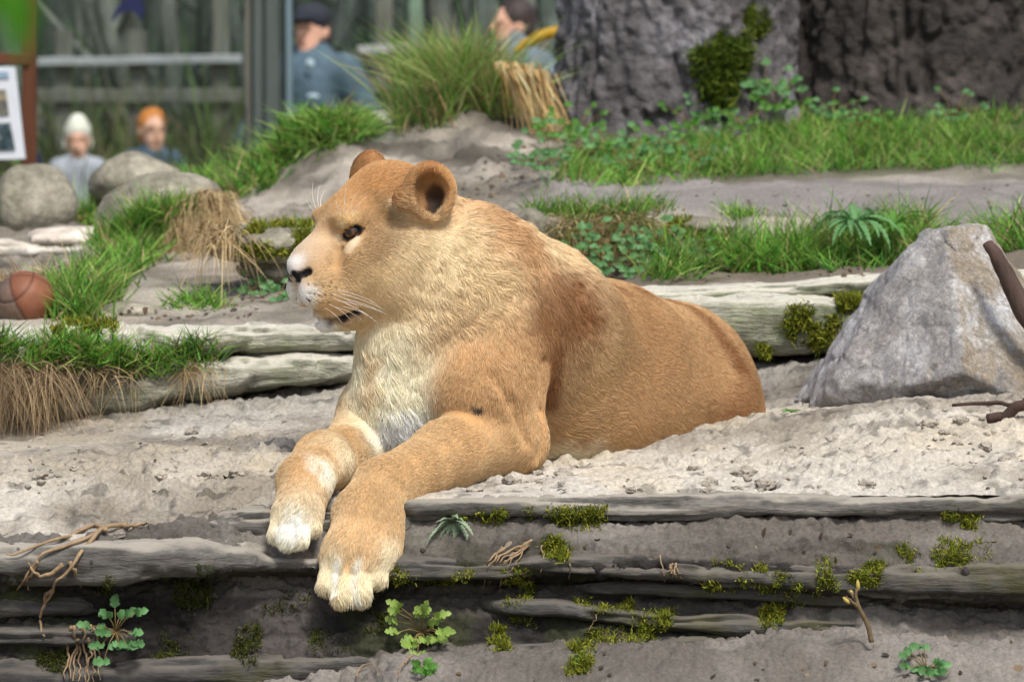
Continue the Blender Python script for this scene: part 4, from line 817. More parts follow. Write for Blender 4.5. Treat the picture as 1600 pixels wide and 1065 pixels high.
def big_trunk(name, px0, px1, Y, seed, ztop=4.2, lean=0.):
    a, b = P(px0, 190, Y), P(px1, 190, Y); cx = (a[0] + b[0]) / 2; r0 = (b[0] - a[0]) / 2; nz, nt_ = 300, 240
    zz = np.concatenate([np.linspace(-.2, 1.3, 230), np.linspace(1.32, ztop, 70)]); th = np.linspace(0, 2 * np.pi, nt_, endpoint=False); Zg, T = np.meshgrid(zz, th, indexing='ij')
    base = a[2]; rr = r0 * (1 + .16 * np.exp(-np.clip(Zg - base + .05, 0, 9) / .16) - .02 * (Zg - base)); dx = np.cos(T); dy = np.sin(T)
    P0 = np.stack([cx + rr * dx + lean * (Zg - base), Y + rr * dy, Zg], -1)
    rr = rr * (1 + .05 * fbm(np.stack([dx * 1.6, dy * 1.6, Zg * .5], -1), 1, 3, s=seed))
    pl = worley(P0 * np.array([24, 24, 15]) + .8 * fbm(P0, 9, 2, s=seed + 3)[..., None], seed); plates = np.clip(pl - .25, 0, .45) * -.034 - np.clip(.12 - np.abs(fbm(P0 * np.array([1, 1, .25]), 11, 3, s=seed + 8)), 0, 1) * .28
    rr = rr + plates + fbm(P0 * np.array([1, 1, .5]), 10, 4, s=seed + 5) * .022 + fbm(P0, 38, 3, s=seed + 6) * .007
    V = np.stack([cx + rr * dx + lean * (Zg - base), Y + rr * dy, Zg], -1).reshape(-1, 3); F = grid_faces(len(zz), nt_, True)
    N = vnormals(V, F)
    if (N[:, 0] * dx.ravel() + N[:, 1] * dy.ravel()).mean() < 0: F = F[:, ::-1]
    TR_VF.append((V, F)); return mesh(name, V, F, M_BARK if seed < 305 else M_BARK2, tree)
TR_VF = []
big_trunk('trunk', 872, 1240, 4.75, 301); big_trunk('trunk', 1212, 1640, 4.95, 311)
g = np.random.default_rng(12)
for s, (bx, by) in enumerate(((P(1050, 100, 4.75)[0], 4.75), (P(1420, 100, 4.95)[0], 4.95))):
    for k in range(4):
        a0 = g.uniform(0, 6.28); pts = [np.array([bx, by, 3.6 + .12 * k])]
        for j in range(9): pts.append(pts[-1] + np.array([math.cos(a0) * .28, math.sin(a0) * .28, .16 + .05 * j]) + g.normal(0, .05, 3))
        v, f = tube(pts, np.linspace(.13, .02, 10), 10); mesh('limb', v, f, M_BARK, tree)
T_TRUNK = bvh(TR_VF)

# ================================================================== ball, sticks, clods, twig
def ball():
    c = P(40, 470, 1.42); r = 47 / FPX * 9.45; nu, nv = 64, 96
    U, Vv = np.meshgrid(np.linspace(0.001, np.pi - .001, nu), np.linspace(0, 2 * np.pi, nv, endpoint=False), indexing='ij'); d = np.stack([np.sin(U) * np.cos(Vv), np.sin(U) * np.sin(Vv), np.cos(U)], -1).reshape(-1, 3)
    R = np.array(Matrix.Rotation(.5, 3, 'Y') @ Matrix.Rotation(-.45, 3, 'X')); e = d @ R.T
    seam = np.minimum.reduce([np.abs(e[:, 0]), np.abs(e[:, 1]), np.abs(np.abs(e[:, 2]) - .55 - .25 * e[:, 0] ** 2)]); groove = np.exp(-(seam / .03) ** 2) * .045
    V = c + d * (r * (1 - groove + .015 * fbm(d, 3, 3, s=5)))[:, None]
    q = (e[:, 0] > 0)[:, None]; col = np.where(q, np.array(lin(128, 82, 60)), np.array(lin(118, 98, 86))) * (1 - .55 * np.exp(-(seam / .035) ** 2))[:, None]
    mesh('ball', V, grid_faces(nu, nv, True)[:, ::-1], m_plain('ball_leather', (0, 0, 0), rough=.55, attr=True, lo=.7, hi=1.2, nscale=14, bscale=70, bstr=.35, bdist=.004), origin=c, cols=col, label='worn brown leather play ball behind the grassy log', cat='ball')
ball()
M_STICK = m_plain('dark_stick', lin(76, 60, 53), rough=.75, lo=.6, hi=1.3, nscale=30, bscale=60, bstr=.6, stretch=(1, 1, .3))
def stick(name, pix, rad, mat, label=None, cat=None, seed=0, parent=None, seg=9, n=18, wob=.004):
    g = np.random.default_rng(seed); K = np.array([P(*q) for q in pix]); t = np.linspace(0, 1, len(K)); tt = np.linspace(0, 1, n)
    L = np.stack([np.interp(tt, t, K[:, k]) for k in range(3)], -1); 
    for _ in range(2): L[1:-1] = .25 * L[:-2] + .5 * L[1:-1] + .25 * L[2:]
    L += np.stack([vnoise(np.c_[tt * 7, tt * 0 + seed, tt * 0 + k], seed) for k in range(3)], -1) * wob
    v, f = tube(L, np.interp(tt, np.linspace(0, 1, len(rad)), rad), seg); return mesh(name, v, f, mat, parent, origin=None if parent else L[0], label=label, cat=cat)
stick('stick', [(1546, 378, .36), (1560, 408, .345), (1580, 445, .33), (1605, 490, .32), (1640, 560, .32), (1665, 625, .32)], [.010, .016, .019, .020, .021], M_STICK, 'dark brown stick leaning against the pale boulder', 'stick', 3, n=40, wob=.004)
br = empty('fallen_branch', P(1580, 645, .1), label='thin dark branch lying on the sand below the boulder', cat='branch')
stick('stem', [(1490, 632, .12), (1530, 628, .10), (1570, 630, .08), (1620, 628, .06), (1700, 626, .04)], [.003, .004, .004, .004], M_STICK, parent=br, seed=4)
stick('stub', [(1545, 655, .06), (1572, 652, .05), (1590, 632, .04), (1615, 622, .03), (1660, 616, .03)], [.009, .011, .010, .009], M_STICK, parent=br, seed=5)
tw = empty('budding_twig', P(1360, 1003, -.62), label='small upright twig with pale buds rising from the sand in front of the ledge', cat='twig')
M_TWIG = m_plain('twig_bark', lin(112, 96, 72), lo=.7, hi=1.2, nscale=60, bscale=120, bstr=.4); M_BUD = m_plain('bud', lin(176, 160, 84), lo=.8, hi=1.2, nscale=80, bstr=.2)
stick('stem', [(1361, 1003, -.62), (1356, 975, -.62), (1342, 950, -.63), (1337, 935, -.63), (1339, 918, -.63)], [.0045, .004, .0032, .0026], M_TWIG, parent=tw, seed=6, wob=.001)
stick('side_shoot', [(1340, 947, -.63), (1330, 938, -.64), (1322, 932, -.645)], [.003, .0022], M_TWIG, parent=tw, seed=7, wob=.001); stick('side_shoot', [(1337, 937, -.63), (1330, 925, -.62), (1326, 922, -.62)], [.0026, .002], M_TWIG, parent=tw, seed=8, wob=.001)
for q in ((1340, 905, -.63, 1341, 922), (1317, 932, -.645, 1327, 942), (1329, 921, -.62, 1332, 930)):
    a, b = P(q[0], q[1], q[2]), P(q[3], q[4], q[2]); v, f = tube([b, b * .6 + a * .4, b * .25 + a * .75, a], [.002, .0036, .003, .0006], 8); mesh('bud', v, f, M_BUD, tw)
# loose clods on the sand
T_SAND = None
def clods():
    g = np.random.default_rng(3); spots = [(1165, 745, 16), (1195, 762, 13), (1225, 748, 10), (1105, 770, 9), (1355, 765, 14), (1385, 700, 9), (1300, 690, 8), (1450, 668, 13), (1500, 660, 10), (1250, 720, 7), (1540, 700, 9), (1570, 720, 8), (840, 742, 7), (370, 745, 12), (395, 752, 9), (340, 765, 8), (230, 700, 9), (120, 735, 9), (60, 748, 8), (260, 690, 6), (420, 690, 6), (480, 655, 6), (1150, 718, 6), (1420, 735, 7), (1330, 640, 7), (1240, 700, 6), (1035, 735, 6), (980, 740, 5), (1280, 765, 7)]
    for cx, cy, sx, sy, n_ in ((1300, 740, 260, 22, 170), (1480, 690, 120, 25, 90), (300, 730, 230, 24, 170), (480, 690, 80, 20, 50), (1000, 752, 150, 10, 60), (150, 770, 120, 18, 60), (1400, 640, 120, 12, 40)):
        for _ in range(n_): spots.append((g.normal(cx, sx), g.normal(cy, sy), 1.6 + g.exponential(1.7)))
    bm0 = bmesh.new(); bmesh.ops.create_icosphere(bm0, subdivisions=4, radius=1); bv1 = np.array([v.co[:] for v in bm0.verts]); bf1 = np.array([[v.index for v in f.verts] for f in bm0.faces]); bm0.free(); bm0 = bmesh.new(); bmesh.ops.create_icosphere(bm0, subdivisions=2, radius=1); bv2 = np.array([v.co[:] for v in bm0.verts]); bf2 = np.array([[v.index for v in f.verts] for f in bm0.faces]); bm0.free()
    mt = m_plain('clod_earth', lin(172, 164, 152), lo=.45, hi=1.25, nscale=60, bscale=120, bstr=.8, bdist=.006); parts = []
    for k, (px, py, r) in enumerate(spots):
        if (430 < px < 1190 and py < 735) or py > 776 or py < 600: continue
        bv, bf = (bv1, bf1) if r > 6 else (bv2, bf2)
        d = ray(px, py); t = np.linspace(7.2, 9.4, 400); q = CAMP + d * (t / np.linalg.norm(d))[:, None]; below = np.where(q[:, 2] < terrace(q[:, 0], q[:, 1]))[0]
        if not len(below): continue
        c = q[below[0]]; rad = r / 866.; o = g.normal(0, 9, 3); disp = 1 + .6 * fbm(bv + o, 1.3, 3, s=k) + .5 * fbm(bv + o, 4.5, 3, s=k + 1, gain=.7)
        parts.append((c + np.array([0, 0, rad * .3]) + bv * disp[:, None] * rad * np.array([1.15, 1, .7]), bf))
    V, F = merge(parts); mesh('loose_clods', V, np.array(F), mt, kind='stuff', label='loose crumbs and clods of dry earth scattered on the sand', cat='earth')
clods()
# ================================================================== grass, moss, leaves
M_GRASS = m_plain('grass_blade', (0, 0, 0), rough=.55, attr=True, lo=1, hi=1, bstr=0, trans=.35, spec=.3)
M_DRY = m_plain('dry_grass', (0, 0, 0), rough=.7, attr=True, lo=1, hi=1, bstr=0, trans=.2)
M_MOSS = m_plain('moss', (0, 0, 0), rough=.8, attr=True, lo=1, hi=1, bstr=0, trans=.25)
GREEN = [lin(96, 158, 54), lin(124, 180, 68), lin(64, 116, 42), lin(160, 188, 96), lin(108, 130, 58)]; STRAW = [lin(196, 176, 134), lin(170, 146, 106), lin(150, 128, 96)]; OLIVE = [lin(112, 126, 34), lin(140, 146, 44), lin(84, 98, 30), lin(160, 160, 60)]
def blades(B0, D, L, Wd, bend, cols, g, lev=4, droop=0.):
    """B0 base points, D unit start directions, L lengths, bend sideways vector; returns V, F, colours of flat tapering blades"""
    n = len(B0); s = np.linspace(0, 1, lev); side = np.cross(D, g.normal(0, 1, (n, 3))); side /= np.maximum(np.linalg.norm(side, axis=1, keepdims=True), 1e-6)
    V = np.empty((n, lev, 2, 3), np.float32); Cc = np.empty((n, lev, 2, 3), np.float32)
    for k in range(lev):
        c = B0 + (D * s[k] + bend * s[k] ** 2 + np.array([0, 0, -1.]) * droop * s[k] ** 2) * L[:, None]; w_ = (Wd * (1 - s[k] ** 1.5 * .93))[:, None]
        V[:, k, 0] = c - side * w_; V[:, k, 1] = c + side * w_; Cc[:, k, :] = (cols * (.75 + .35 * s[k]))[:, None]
    i = np.arange(n)[:, None] * lev * 2 + np.arange(lev - 1)[None] * 2; F = np.stack([i, i + 1, i + 3, i + 2], -1).reshape(-1, 4)
    return V.reshape(-1, 3), F, Cc.reshape(-1, 3)
def palette(pal, n, g, var=.18):
    c = np.array(pal)[g.integers(0, len(pal), n)]; return np.clip(c * (1 + g.normal(0, var, (n, 1))), .005, .9)
def grass(name, pts, per, length, pal, seed, spread=.5, width=.0016, lean=(0, 0, 0), curl=.5, droop=0., mat=None, jit=.02, dry=0., lev=4, up=1., **kw):
    g = np.random.default_rng(seed); pts = np.asarray(pts, float); n = len(pts) * per
    B0 = np.repeat(pts, per, 0) + np.c_[g.normal(0, jit, (n, 2)), g.normal(0, jit * .25, n) - .004]
    D = np.array([0, 0, up]) + np.array(lean) + g.normal(0, spread, (n, 3)) * np.array([1, 1, .35]); D = D + .35 * np.stack([vnoise(B0 * 9, 1), vnoise(B0 * 9, 2), 0 * B0[:, 0]], -1); D /= np.linalg.norm(D, axis=1, keepdims=True)
    L = length * g.uniform(.35, 1.2, n) * (1 + .35 * vnoise(B0 * 14, 5)); bend = (D * np.array([1, 1, 0])) * curl + g.normal(0, .12, (n, 3))
    cols = palette(pal, n, g) * (1 + .22 * vnoise(B0 * 11, 6))[:, None]
    dry = dry or (.08 if pal is GREEN else 0)
    if dry: 
        m = g.random(n) < dry; cols[m] = palette(STRAW, int(m.sum()), g)
    V, F, Cc = blades(B0, D, np.maximum(L, .01), width * g.uniform(.7, 1.3, n), bend, cols, g, lev, droop)
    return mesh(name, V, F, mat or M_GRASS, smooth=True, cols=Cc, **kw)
def scatter(tree, poly, n, seed, maxd=None, mask=None):
    """ground points seen inside a pixel polygon"""
    g = np.random.default_rng(seed); poly = np.array(poly, float); lo, hi = poly.min(0), poly.max(0); out = []; tries = 0
    def inside(x, y):
        c = False; j = len(poly) - 1
        for i in range(len(poly)):
            if (poly[i, 1] > y) != (poly[j, 1] > y) and x < (poly[j, 0] - poly[i, 0]) * (y - poly[i, 1]) / (poly[j, 1] - poly[i, 1]) + poly[i, 0]: c = not c
            j = i
        return c
    m = n if mask is None else int(n * 1.7)
    while len(out) < m and tries < n * 14:
        tries += 1; x, y = g.uniform(lo[0], hi[0]), g.uniform(lo[1], hi[1])
        if not inside(x, y): continue
        p, nn = hit(tree, x, y)
        if p is not None and (maxd is None or p[1] < maxd): out.append(np.r_[p, nn])
    out = np.array(out) if out else np.zeros((0, 6))
    if mask is not None and len(out): out = out[vnoise(out[:, :3] * mask, seed) + .5 * vnoise(out[:, :3] * mask * 2.3, seed + 1) > -.12][:n]
    return out
def SC(*a, **k): return scatter(*a, **k)[:, :3]
def disc(px, Y, rx, ry, n, seed, tree=None):
    """points on the ground round a spot given by its picture column and depth"""
    g = np.random.default_rng(seed); x0 = P(px, 400, Y)[0]; r = np.sqrt(g.random(n)); a = g.random(n) * 6.283; return np.array([ground_at(x0 + rx * r_ * math.cos(a_), Y + ry * r_ * math.sin(a_)) for r_, a_ in zip(r, a)])
def moss(name, tree, polys, per, seed, pal=OLIVE, size=.008, clump=6, mk=24., **kw):
    g = np.random.default_rng(seed); Q = np.concatenate([scatter(tree, p, per, seed + 7 * i, mask=mk) for i, p in enumerate(polys)]); n = len(Q) * clump
    B0 = np.repeat(Q[:, :3], clump, 0) + g.normal(0, size * .45, (n, 3)); N = np.repeat(Q[:, 3:], clump, 0); N = N * np.sign(-(N * (B0 - CAMP)).sum(1, keepdims=True))
    D = N + g.normal(0, .55, (n, 3)) + np.array([0, 0, .35]); D /= np.linalg.norm(D, axis=1, keepdims=True)
    thick = sstep(-.35, .3, fbm(B0, 30, 3, s=seed)); keep = g.random(n) < .25 + .75 * thick; B0, D, thick = B0[keep], D[keep], thick[keep]; n = len(B0)
    V, F, Cc = blades(B0 - D * .002, D, size * g.uniform(.5, 1.3, n) * (.6 + .7 * thick), np.full(n, size * .17), g.normal(0, .3, (n, 3)), palette(pal, n, g, .25), g, 3)
    return mesh(name, V, F, M_MOSS, cols=Cc, kind='stuff', **kw)
# --- grass on the banks
def GT(name, pts, per, ln, seed, label, pal=GREEN, cat='grass', **kw): return grass(name, pts, per, ln, pal, seed, label=label, cat=cat, kind='stuff', **kw)
GT('grass', SC(T_UP2, [(850, 300), (905, 240), (1010, 235), (1120, 215), (1230, 195), (1400, 190), (1600, 185), (1600, 272), (1400, 262), (1200, 275), (1050, 285), (950, 300)], 1000, 1, mask=5.), 9, .062, 2, 'bright green grass strip at the foot of the giant trunk', spread=.55, width=.0020, jit=.022)
GT('grass', SC(T_UP2, [(1040, 400), (1150, 395), (1300, 375), (1460, 345), (1440, 420), (1200, 425), (1090, 436), (1030, 440)], 360, 3, mask=9.), 8, .075, 4, 'long green grass on the bank above the right-hand log', spread=.6, width=.0022, jit=.022)
GT('grass', np.r_[disc(1310, 1.95, .16, .10, 60, 301), disc(1430, 1.9, .07, .10, 30, 302), disc(1200, 1.85, .10, .06, 40, 303)], 14, .11, 304, 'taller arching grass around the lobed weed on the bank', spread=.6, width=.0022, jit=.02)
GT('grass', np.r_[disc(1580, 2.0, .08, .12, 40, 9)], 10, .09, 10, 'green grass tuft behind the boulder at the path edge', spread=.6, width=.0022)
GT('grass', disc(1160, 2.15, .025, .02, 16, 11), 12, .055, 12, 'small grass tuft growing on the edge of the dirt path', spread=.6)
GT('grass', SC(T_UP2, [(855, 345), (920, 335), (1000, 335), (1040, 350), (1030, 400), (880, 405)], 260, 13), 8, .07, 14, 'mixed green and dry grass trailing over the stone step', spread=.5, dry=.6, lean=(0, -.7, 0), droop=.8, pal=[lin(112, 128, 52), lin(90, 116, 44)], jit=.02)
GT('grass', np.r_[disc(900, 2.12, .10, .05, 60, 15), disc(1000, 2.12, .05, .04, 25, 16)], 10, .055, 17, 'green grass crest on top of the stone step', spread=.6)
# left: grassy log end, with its curtain of dead roots
GT('grass', np.r_[scatter(T_UP, [(-60, 512), (60, 520), (120, 532), (190, 545), (200, 568), (120, 575), (-60, 570)], 380, 20, mask=14.)[:, :3], disc(-10, .92, .08, .10, 60, 21), disc(-100, .9, .12, .18, 60, 22)], 10, .055, 23, 'bright green grass growing over the end of the log', spread=.65, width=.0018, jit=.018, lean=(0, -.35, 0))
GT('grass', np.r_[scatter(T_UP, [(190, 555), (240, 545), (280, 550), (270, 585), (200, 590)], 70, 24)[:, :3], scatter(T_UP, [(285, 540), (330, 530), (332, 560), (290, 575)], 50, 25)[:, :3]], 9, .045, 26, 'small green tufts clinging to the front of the log', spread=.7, lean=(0, -.4, 0), width=.0015)
GT('root_curtain', np.r_[scatter(T_UP, [(-60, 560), (110, 560), (130, 565), (125, 600), (-60, 600)], 230, 27, mask=16.)[:, :3] + np.array([0, -.03, 0])], 6, .13, 28, 'brown curtain of dead grass and roots hanging from the log', pal=[lin(170, 150, 116), lin(140, 118, 90), lin(116, 98, 76)], cat='roots', mat=M_DRY, spread=.6, lean=(.1, -.7, 0), up=.0, droop=.9, curl=0, width=.0009, jit=.03, lev=7)
GT('root_curtain', np.r_[scatter(T_UP, [(140, 570), (230, 570), (250, 575), (250, 600), (150, 600)], 60, 29, mask=20.)[:, :3], scatter(T_UP, [(285, 565), (325, 560), (320, 580), (290, 585)], 26, 30)[:, :3]] + np.array([0, -.02, 0]), 4, .09, 31, 'thin dry strands hanging below the small tufts on the log', pal=STRAW, cat='roots', mat=M_DRY, spread=.4, lean=(0, -.6, 0), up=.1, droop=1.0, curl=0, width=.0009, jit=.012, lev=6)
# left slope
GT('grass', scatter(T_UP2, [(85, 500), (95, 455), (160, 430), (170, 375), (230, 335), (285, 320), (275, 370), (230, 410), (190, 440), (140, 500)], 620, 32)[:, :3], 9, .075, 33, 'dark green grass running down the slope beside the ball', spread=.5, width=.0022, jit=.022)
GT('dry_grass', scatter(T_UP2, [(270, 400), (285, 330), (310, 300), (350, 300), (372, 340), (360, 385), (320, 395)], 280, 34)[:, :3] + np.array([0, -.02, .01]), 7, .13, 35, 'straw-coloured dry grass spilling over the boulder', pal=STRAW, mat=M_DRY, spread=.35, lean=(.05, -.7, 0), up=.2, droop=.95, curl=0, width=.0016, jit=.02, lev=6)
GT('grass', disc(310, 1.55, .06, .05, 30, 36), 9, .05, 37, 'small green grass tuft on the sandy slope', spread=.7)
GT('grass', np.r_[disc(80, 4.0, .14, .14, 60, 38), disc(150, 4.3, .08, .08, 25, 39)], 9, .09, 40, 'fresh green grass among the far boulders', spread=.6, width=.003)
GT('grass', np.r_[disc(295, 4.1, .05, .06, 60, 41)], 10, .11, 42, 'upright green grass clump beside the round boulder', spread=.45, width=.003)
GT('grass', np.r_[disc(395, 3.9, .14, .25, 130, 43), disc(350, 4.5, .16, .25, 90, 44)], 9, .09, 45, 'soft green grass in front of the dark posts', spread=.6, width=.003)
GT('grass', disc(490, 2.6, .10, .14, 70, 46), 9, .06, 47, 'light green grass on top of the ledge stone', spread=.7, width=.0022)
def mound(px, Y, rx, ry, n, seed): return disc(px, Y, rx, ry, n, seed)
GT('grass_mound', mound(495, 3.95, .12, .16, 330, 48) + np.array([0, 0, .0]), 12, .09, 49, 'rounded mound of long green grass above the lioness\'s head', spread=.55, curl=.9, droop=.25, width=.0026, jit=.025, lev=5)
GT('grass_tussock', np.r_[mound(745, 4.4, .10, .14, 280, 50), mound(670, 4.25, .07, .10, 100, 51)], 12, .25, 52, 'tall pale green grass tussock left of the giant trunk', spread=.34, curl=.55, droop=.18, width=.0026, jit=.02, lev=5, dry=.25, pal=[lin(128, 164, 74), lin(150, 180, 100), lin(96, 146, 58), lin(176, 186, 120)])
GT('dry_reeds', np.r_[mound(818, 4.2, .065, .05, 40, 53)] + np.array([0, 0, .17]), 6, .22, 54, 'bundle of straw-yellow dry reeds leaning against the trunk', pal=[lin(236, 218, 172), lin(222, 196, 142), lin(196, 164, 112)], mat=M_DRY, spread=.13, up=-.9, lean=(.25, -.12, 0), droop=.1, curl=.1, width=.0032, jit=.018, lev=5)
GT('straw', disc(55, 1.9, .10, .08, 50, 55), 8, .07, 56, 'loose yellow straw heaped behind the ball', pal=STRAW, mat=M_DRY, spread=1.2, width=.0022)
# moss cushions
moss('moss', T_FRONT, [[(740, 800), (830, 794), (835, 815), (750, 818)], [(845, 795), (950, 792), (945, 820), (900, 832), (850, 812)], [(640, 800), (740, 798), (745, 812), (640, 815)], [(1100, 880), (1140, 876), (1150, 930), (1100, 920)], [(1325, 870), (1380, 880), (1370, 915), (1325, 910)], [(1000, 955), (1060, 955), (1050, 985), (1000, 990)], [(600, 890), (740, 895), (700, 915), (600, 905)], [(845, 840), (885, 838), (888, 875), (850, 872)], [(1140, 880), (1200, 878), (1320, 872), (1325, 915), (1240, 945), (1150, 910)], [(1395, 850), (1460, 840), (1560, 845), (1540, 880), (1430, 890)], [(1475, 800), (1565, 805), (1560, 825), (1480, 825)], [(925, 985), (1015, 965), (1020, 1000), (930, 1005)], [(785, 890), (830, 885), (835, 980), (795, 970)], [(890, 1005), (930, 1000), (920, 1050), (885, 1055)], [(765, 985), (790, 978), (792, 1015), (768, 1018)], [(1190, 950), (1225, 945), (1222, 975), (1190, 980)], [(1048, 815), (1070, 812), (1068, 832), (1050, 834)], [(900, 935), (990, 935), (990, 958), (905, 955)]], 420, 60, label='olive green moss cushions clinging to the front rock ledge', cat='moss')
moss('moss', T_FRONT, [[(260, 910), (350, 905), (340, 960), (280, 960)], [(240, 965), (300, 950), (290, 1025), (240, 1030)], [(400, 920), (490, 925), (470, 960), (410, 960)], [(370, 980), (410, 975), (400, 1040), (360, 1050)], [(60, 1020), (110, 1020), (100, 1050), (60, 1050)], [(480, 985), (540, 985), (540, 1025), (490, 1030)], [(130, 900), (175, 905), (170, 930), (130, 925)], [(560, 960), (610, 955), (600, 990), (570, 990)]], 260, 61, pal=[lin(78, 84, 34), lin(98, 104, 44), lin(62, 68, 28)], size=.007, label='dark green moss film on the shaded left face of the ledge', cat='moss')
moss('moss', T_UP, [[(1228, 485), (1260, 475), (1320, 480), (1318, 525), (1270, 545), (1232, 525)], [(1310, 468), (1345, 465), (1340, 478), (1315, 480)], [(1190, 535), (1215, 530), (1215, 548), (1190, 550)]], 700, 62, size=.011, mk=22., label='thick moss cushion on the log next to the boulder', cat='moss')
moss('moss', T_UP2, [[(365, 375), (400, 352), (500, 350), (500, 385), (440, 395), (375, 395)]], 1200, 63, size=.013, mk=14., label='yellow green moss over the ledge stone', cat='moss')
moss('moss', T_UP2, [[(1040, 345), (1090, 340), (1100, 365), (1045, 372)], [(1045, 375), (1140, 370), (1130, 395), (1050, 400)], [(80, 505), (180, 508), (180, 520), (80, 518)]], 500, 64, size=.011, label='moss on the stone step and along the log top', cat='moss')
moss('moss', T_TRUNK, [[(1100, 80), (1130, 55), (1160, 70), (1182, 105), (1170, 150), (1140, 165), (1110, 150), (1090, 115)]], 1500, 65, pal=[lin(84, 104, 30), lin(70, 90, 26), lin(110, 124, 40)], size=.028, mk=9., label='bushy green moss growing in the fork of the giant trunk', cat='moss')
moss('moss', T_TRUNK, [[(1165, 10), (1200, 0), (1195, 50), (1165, 65)]], 250, 66, pal=[lin(84, 104, 30), lin(110, 124, 40)], size=.018, label='thin moss streak high on the giant trunk', cat='moss')

# --- leafy plants: each leaf its own part
def leaf_mesh(L, Wd, lobes, bend, fold_=.25):
    """a lobed leaf lying along +X, arching"""
    n = 4 * lobes + 4; s = np.linspace(0, 1, n); w_ = Wd * np.sin(np.pi * np.clip(s, 0, 1) ** .8) ** .7
    if lobes > 1: w_ = w_ * (.38 + .62 * np.abs(np.sin(np.pi * lobes * s)) ** .8)
    w_[0] = Wd * .06; w_[-1] = Wd * .02
    x = L * np.sin(s * bend) / max(bend, 1e-3); z = L * (1 - np.cos(s * bend)) / max(bend, 1e-3) * -1
    fwd = .25 * w_ * (lobes > 1)
    V = np.concatenate([np.stack([x + fwd, w_, z + w_ * fold_], -1), np.stack([x, 0 * x, z], -1), np.stack([x + fwd, -w_, z + w_ * fold_], -1)]); i = np.arange(n - 1)
    return V, [(a, a + 1, n + a + 1, n + a) for a in i] + [(n + a, n + a + 1, 2 * n + a + 1, 2 * n + a) for a in i]
def frame(d, roll_=0., upv=(0, 0, 1)):
    d = np.array(d, float) / np.linalg.norm(d); y = np.cross(upv, d); y = y / max(np.linalg.norm(y), 1e-6); z = np.cross(d, y); c, s = math.cos(roll_), math.sin(roll_); return np.stack([d, y * c + z * s, z * c - y * s], 1)
LEAFM = {k: m_plain('leaf_' + k, c, rough=.5, lo=.75, hi=1.25, nscale=30, bscale=120, bstr=.15, trans=.25) for k, c in dict(green=lin(90, 138, 60), grey=lin(152, 172, 142), blue=lin(100, 146, 92), lime=lin(142, 170, 84), deep=lin(64, 108, 58)).items()}
M_STEM = m_plain('plant_stem', lin(122, 104, 66), lo=.8, hi=1.2, bstr=0)
def compound(base, d, L, Wd, lobes, mat, parent, bend=.8, roll_=0., upv=(0, 0, 1), name='leaf'):
    V, F = leaf_mesh(L, Wd, lobes, bend); return mesh(name, np.asarray(base) + V @ frame(d, roll_, upv).T, F, mat, parent)
def herb(base, leaves, name, label, mat, seed, cat='plant', L=.03, Wd=.008, lobes=3, stem=.04, up=(0, 0, 1), tri=True, spread=1.1, view=(0, -1, .25), **kw):
    """plant of stalks with three-part lobed leaves at their ends"""
    g = np.random.default_rng(seed); r = empty(name, base, label=label, cat=cat, **kw); up = np.array(up, float); up /= np.linalg.norm(up)
    for k in range(leaves):
        a = 6.283 * k / leaves + g.uniform(-.3, .3); e1 = np.cross(up, (.3, .9, .1)); e1 /= np.linalg.norm(e1); e2 = np.cross(up, e1)
        d = up * g.uniform(.4, 1.) + (e1 * math.cos(a) + e2 * math.sin(a)) * spread * g.uniform(.6, 1.1); d /= np.linalg.norm(d); s_ = stem * g.uniform(.25, 1.25)
        tip = np.asarray(base) + d * s_ - np.array([0, 0, .12 * s_]); mid = np.asarray(base) + d * s_ * .5 + np.array([0, 0, .05 * s_])
        v, f = tube([base, mid, tip], [.0012, .001, .0008], 5); mesh('stalk', v, f, M_STEM, r)
        for j, da in enumerate((-.9, 0, .9) if tri else (0,)):
            q = d * np.array([1, 1, .3]); q = q / np.linalg.norm(q); sd = np.cross((0, 0, 1), q); dd = q * math.cos(da) + sd * math.sin(da) + np.array([0, 0, .12])
            compound(tip, dd, L * g.uniform(.8, 1.2) * (1 if da == 0 else .8), Wd, lobes, mat, r, bend=g.uniform(.3, 1.), roll_=g.uniform(-.4, .4), upv=np.array(view))
    return r
def rosette(base, leaves, name, label, mat, seed, L=.08, Wd=.012, lobes=6, up=(0, -.3, 1), cat='plant', droop=1.3, **kw):
    g = np.random.default_rng(seed); r = empty(name, base, label=label, cat=cat, **kw); up = np.array(up, float); up /= np.linalg.norm(up); e1 = np.cross(up, (0, 1, .2)); e1 /= np.linalg.norm(e1); e2 = np.cross(up, e1)
    for k in range(leaves):
        a = 6.283 * k / leaves + g.uniform(-.25, .25); d = up * g.uniform(.5, 1.2) + e1 * math.cos(a) + e2 * math.sin(a)
        compound(base, d, L * g.uniform(.4, 1.15), Wd, lobes, mat, r, bend=droop * g.uniform(.7, 1.2), roll_=g.uniform(-.3, .3))
    return r
def at(tree, px, py, off=.006):
    p, n = hit(tree, px, py); n = n * np.sign(-(n @ (p - CAMP))); return p + n * off
herb(at(T_FRONT, 662, 992), 15, 'leafy_weed', 'small weed with pale divided leaves on reddish stalks below the hanging paw', LEAFM['lime'], 70, L=.026, Wd=.009, lobes=3, stem=.055, up=(0, -.9, .5))
herb(at(T_FRONT, 664, 1046), 5, 'leafy_weed', 'tiny dark green weed at the foot of the ledge under the divided-leaf weed', LEAFM['green'], 71, L=.02, Wd=.008, lobes=3, stem=.012, up=(0, -.8, .6))
herb(at(T_FRONT, 180, 990), 15, 'leafy_weed', 'blue green weed with red stalks on the dark left face of the ledge', LEAFM['blue'], 72, L=.022, Wd=.009, lobes=2, stem=.05, up=(0, -.9, .4))
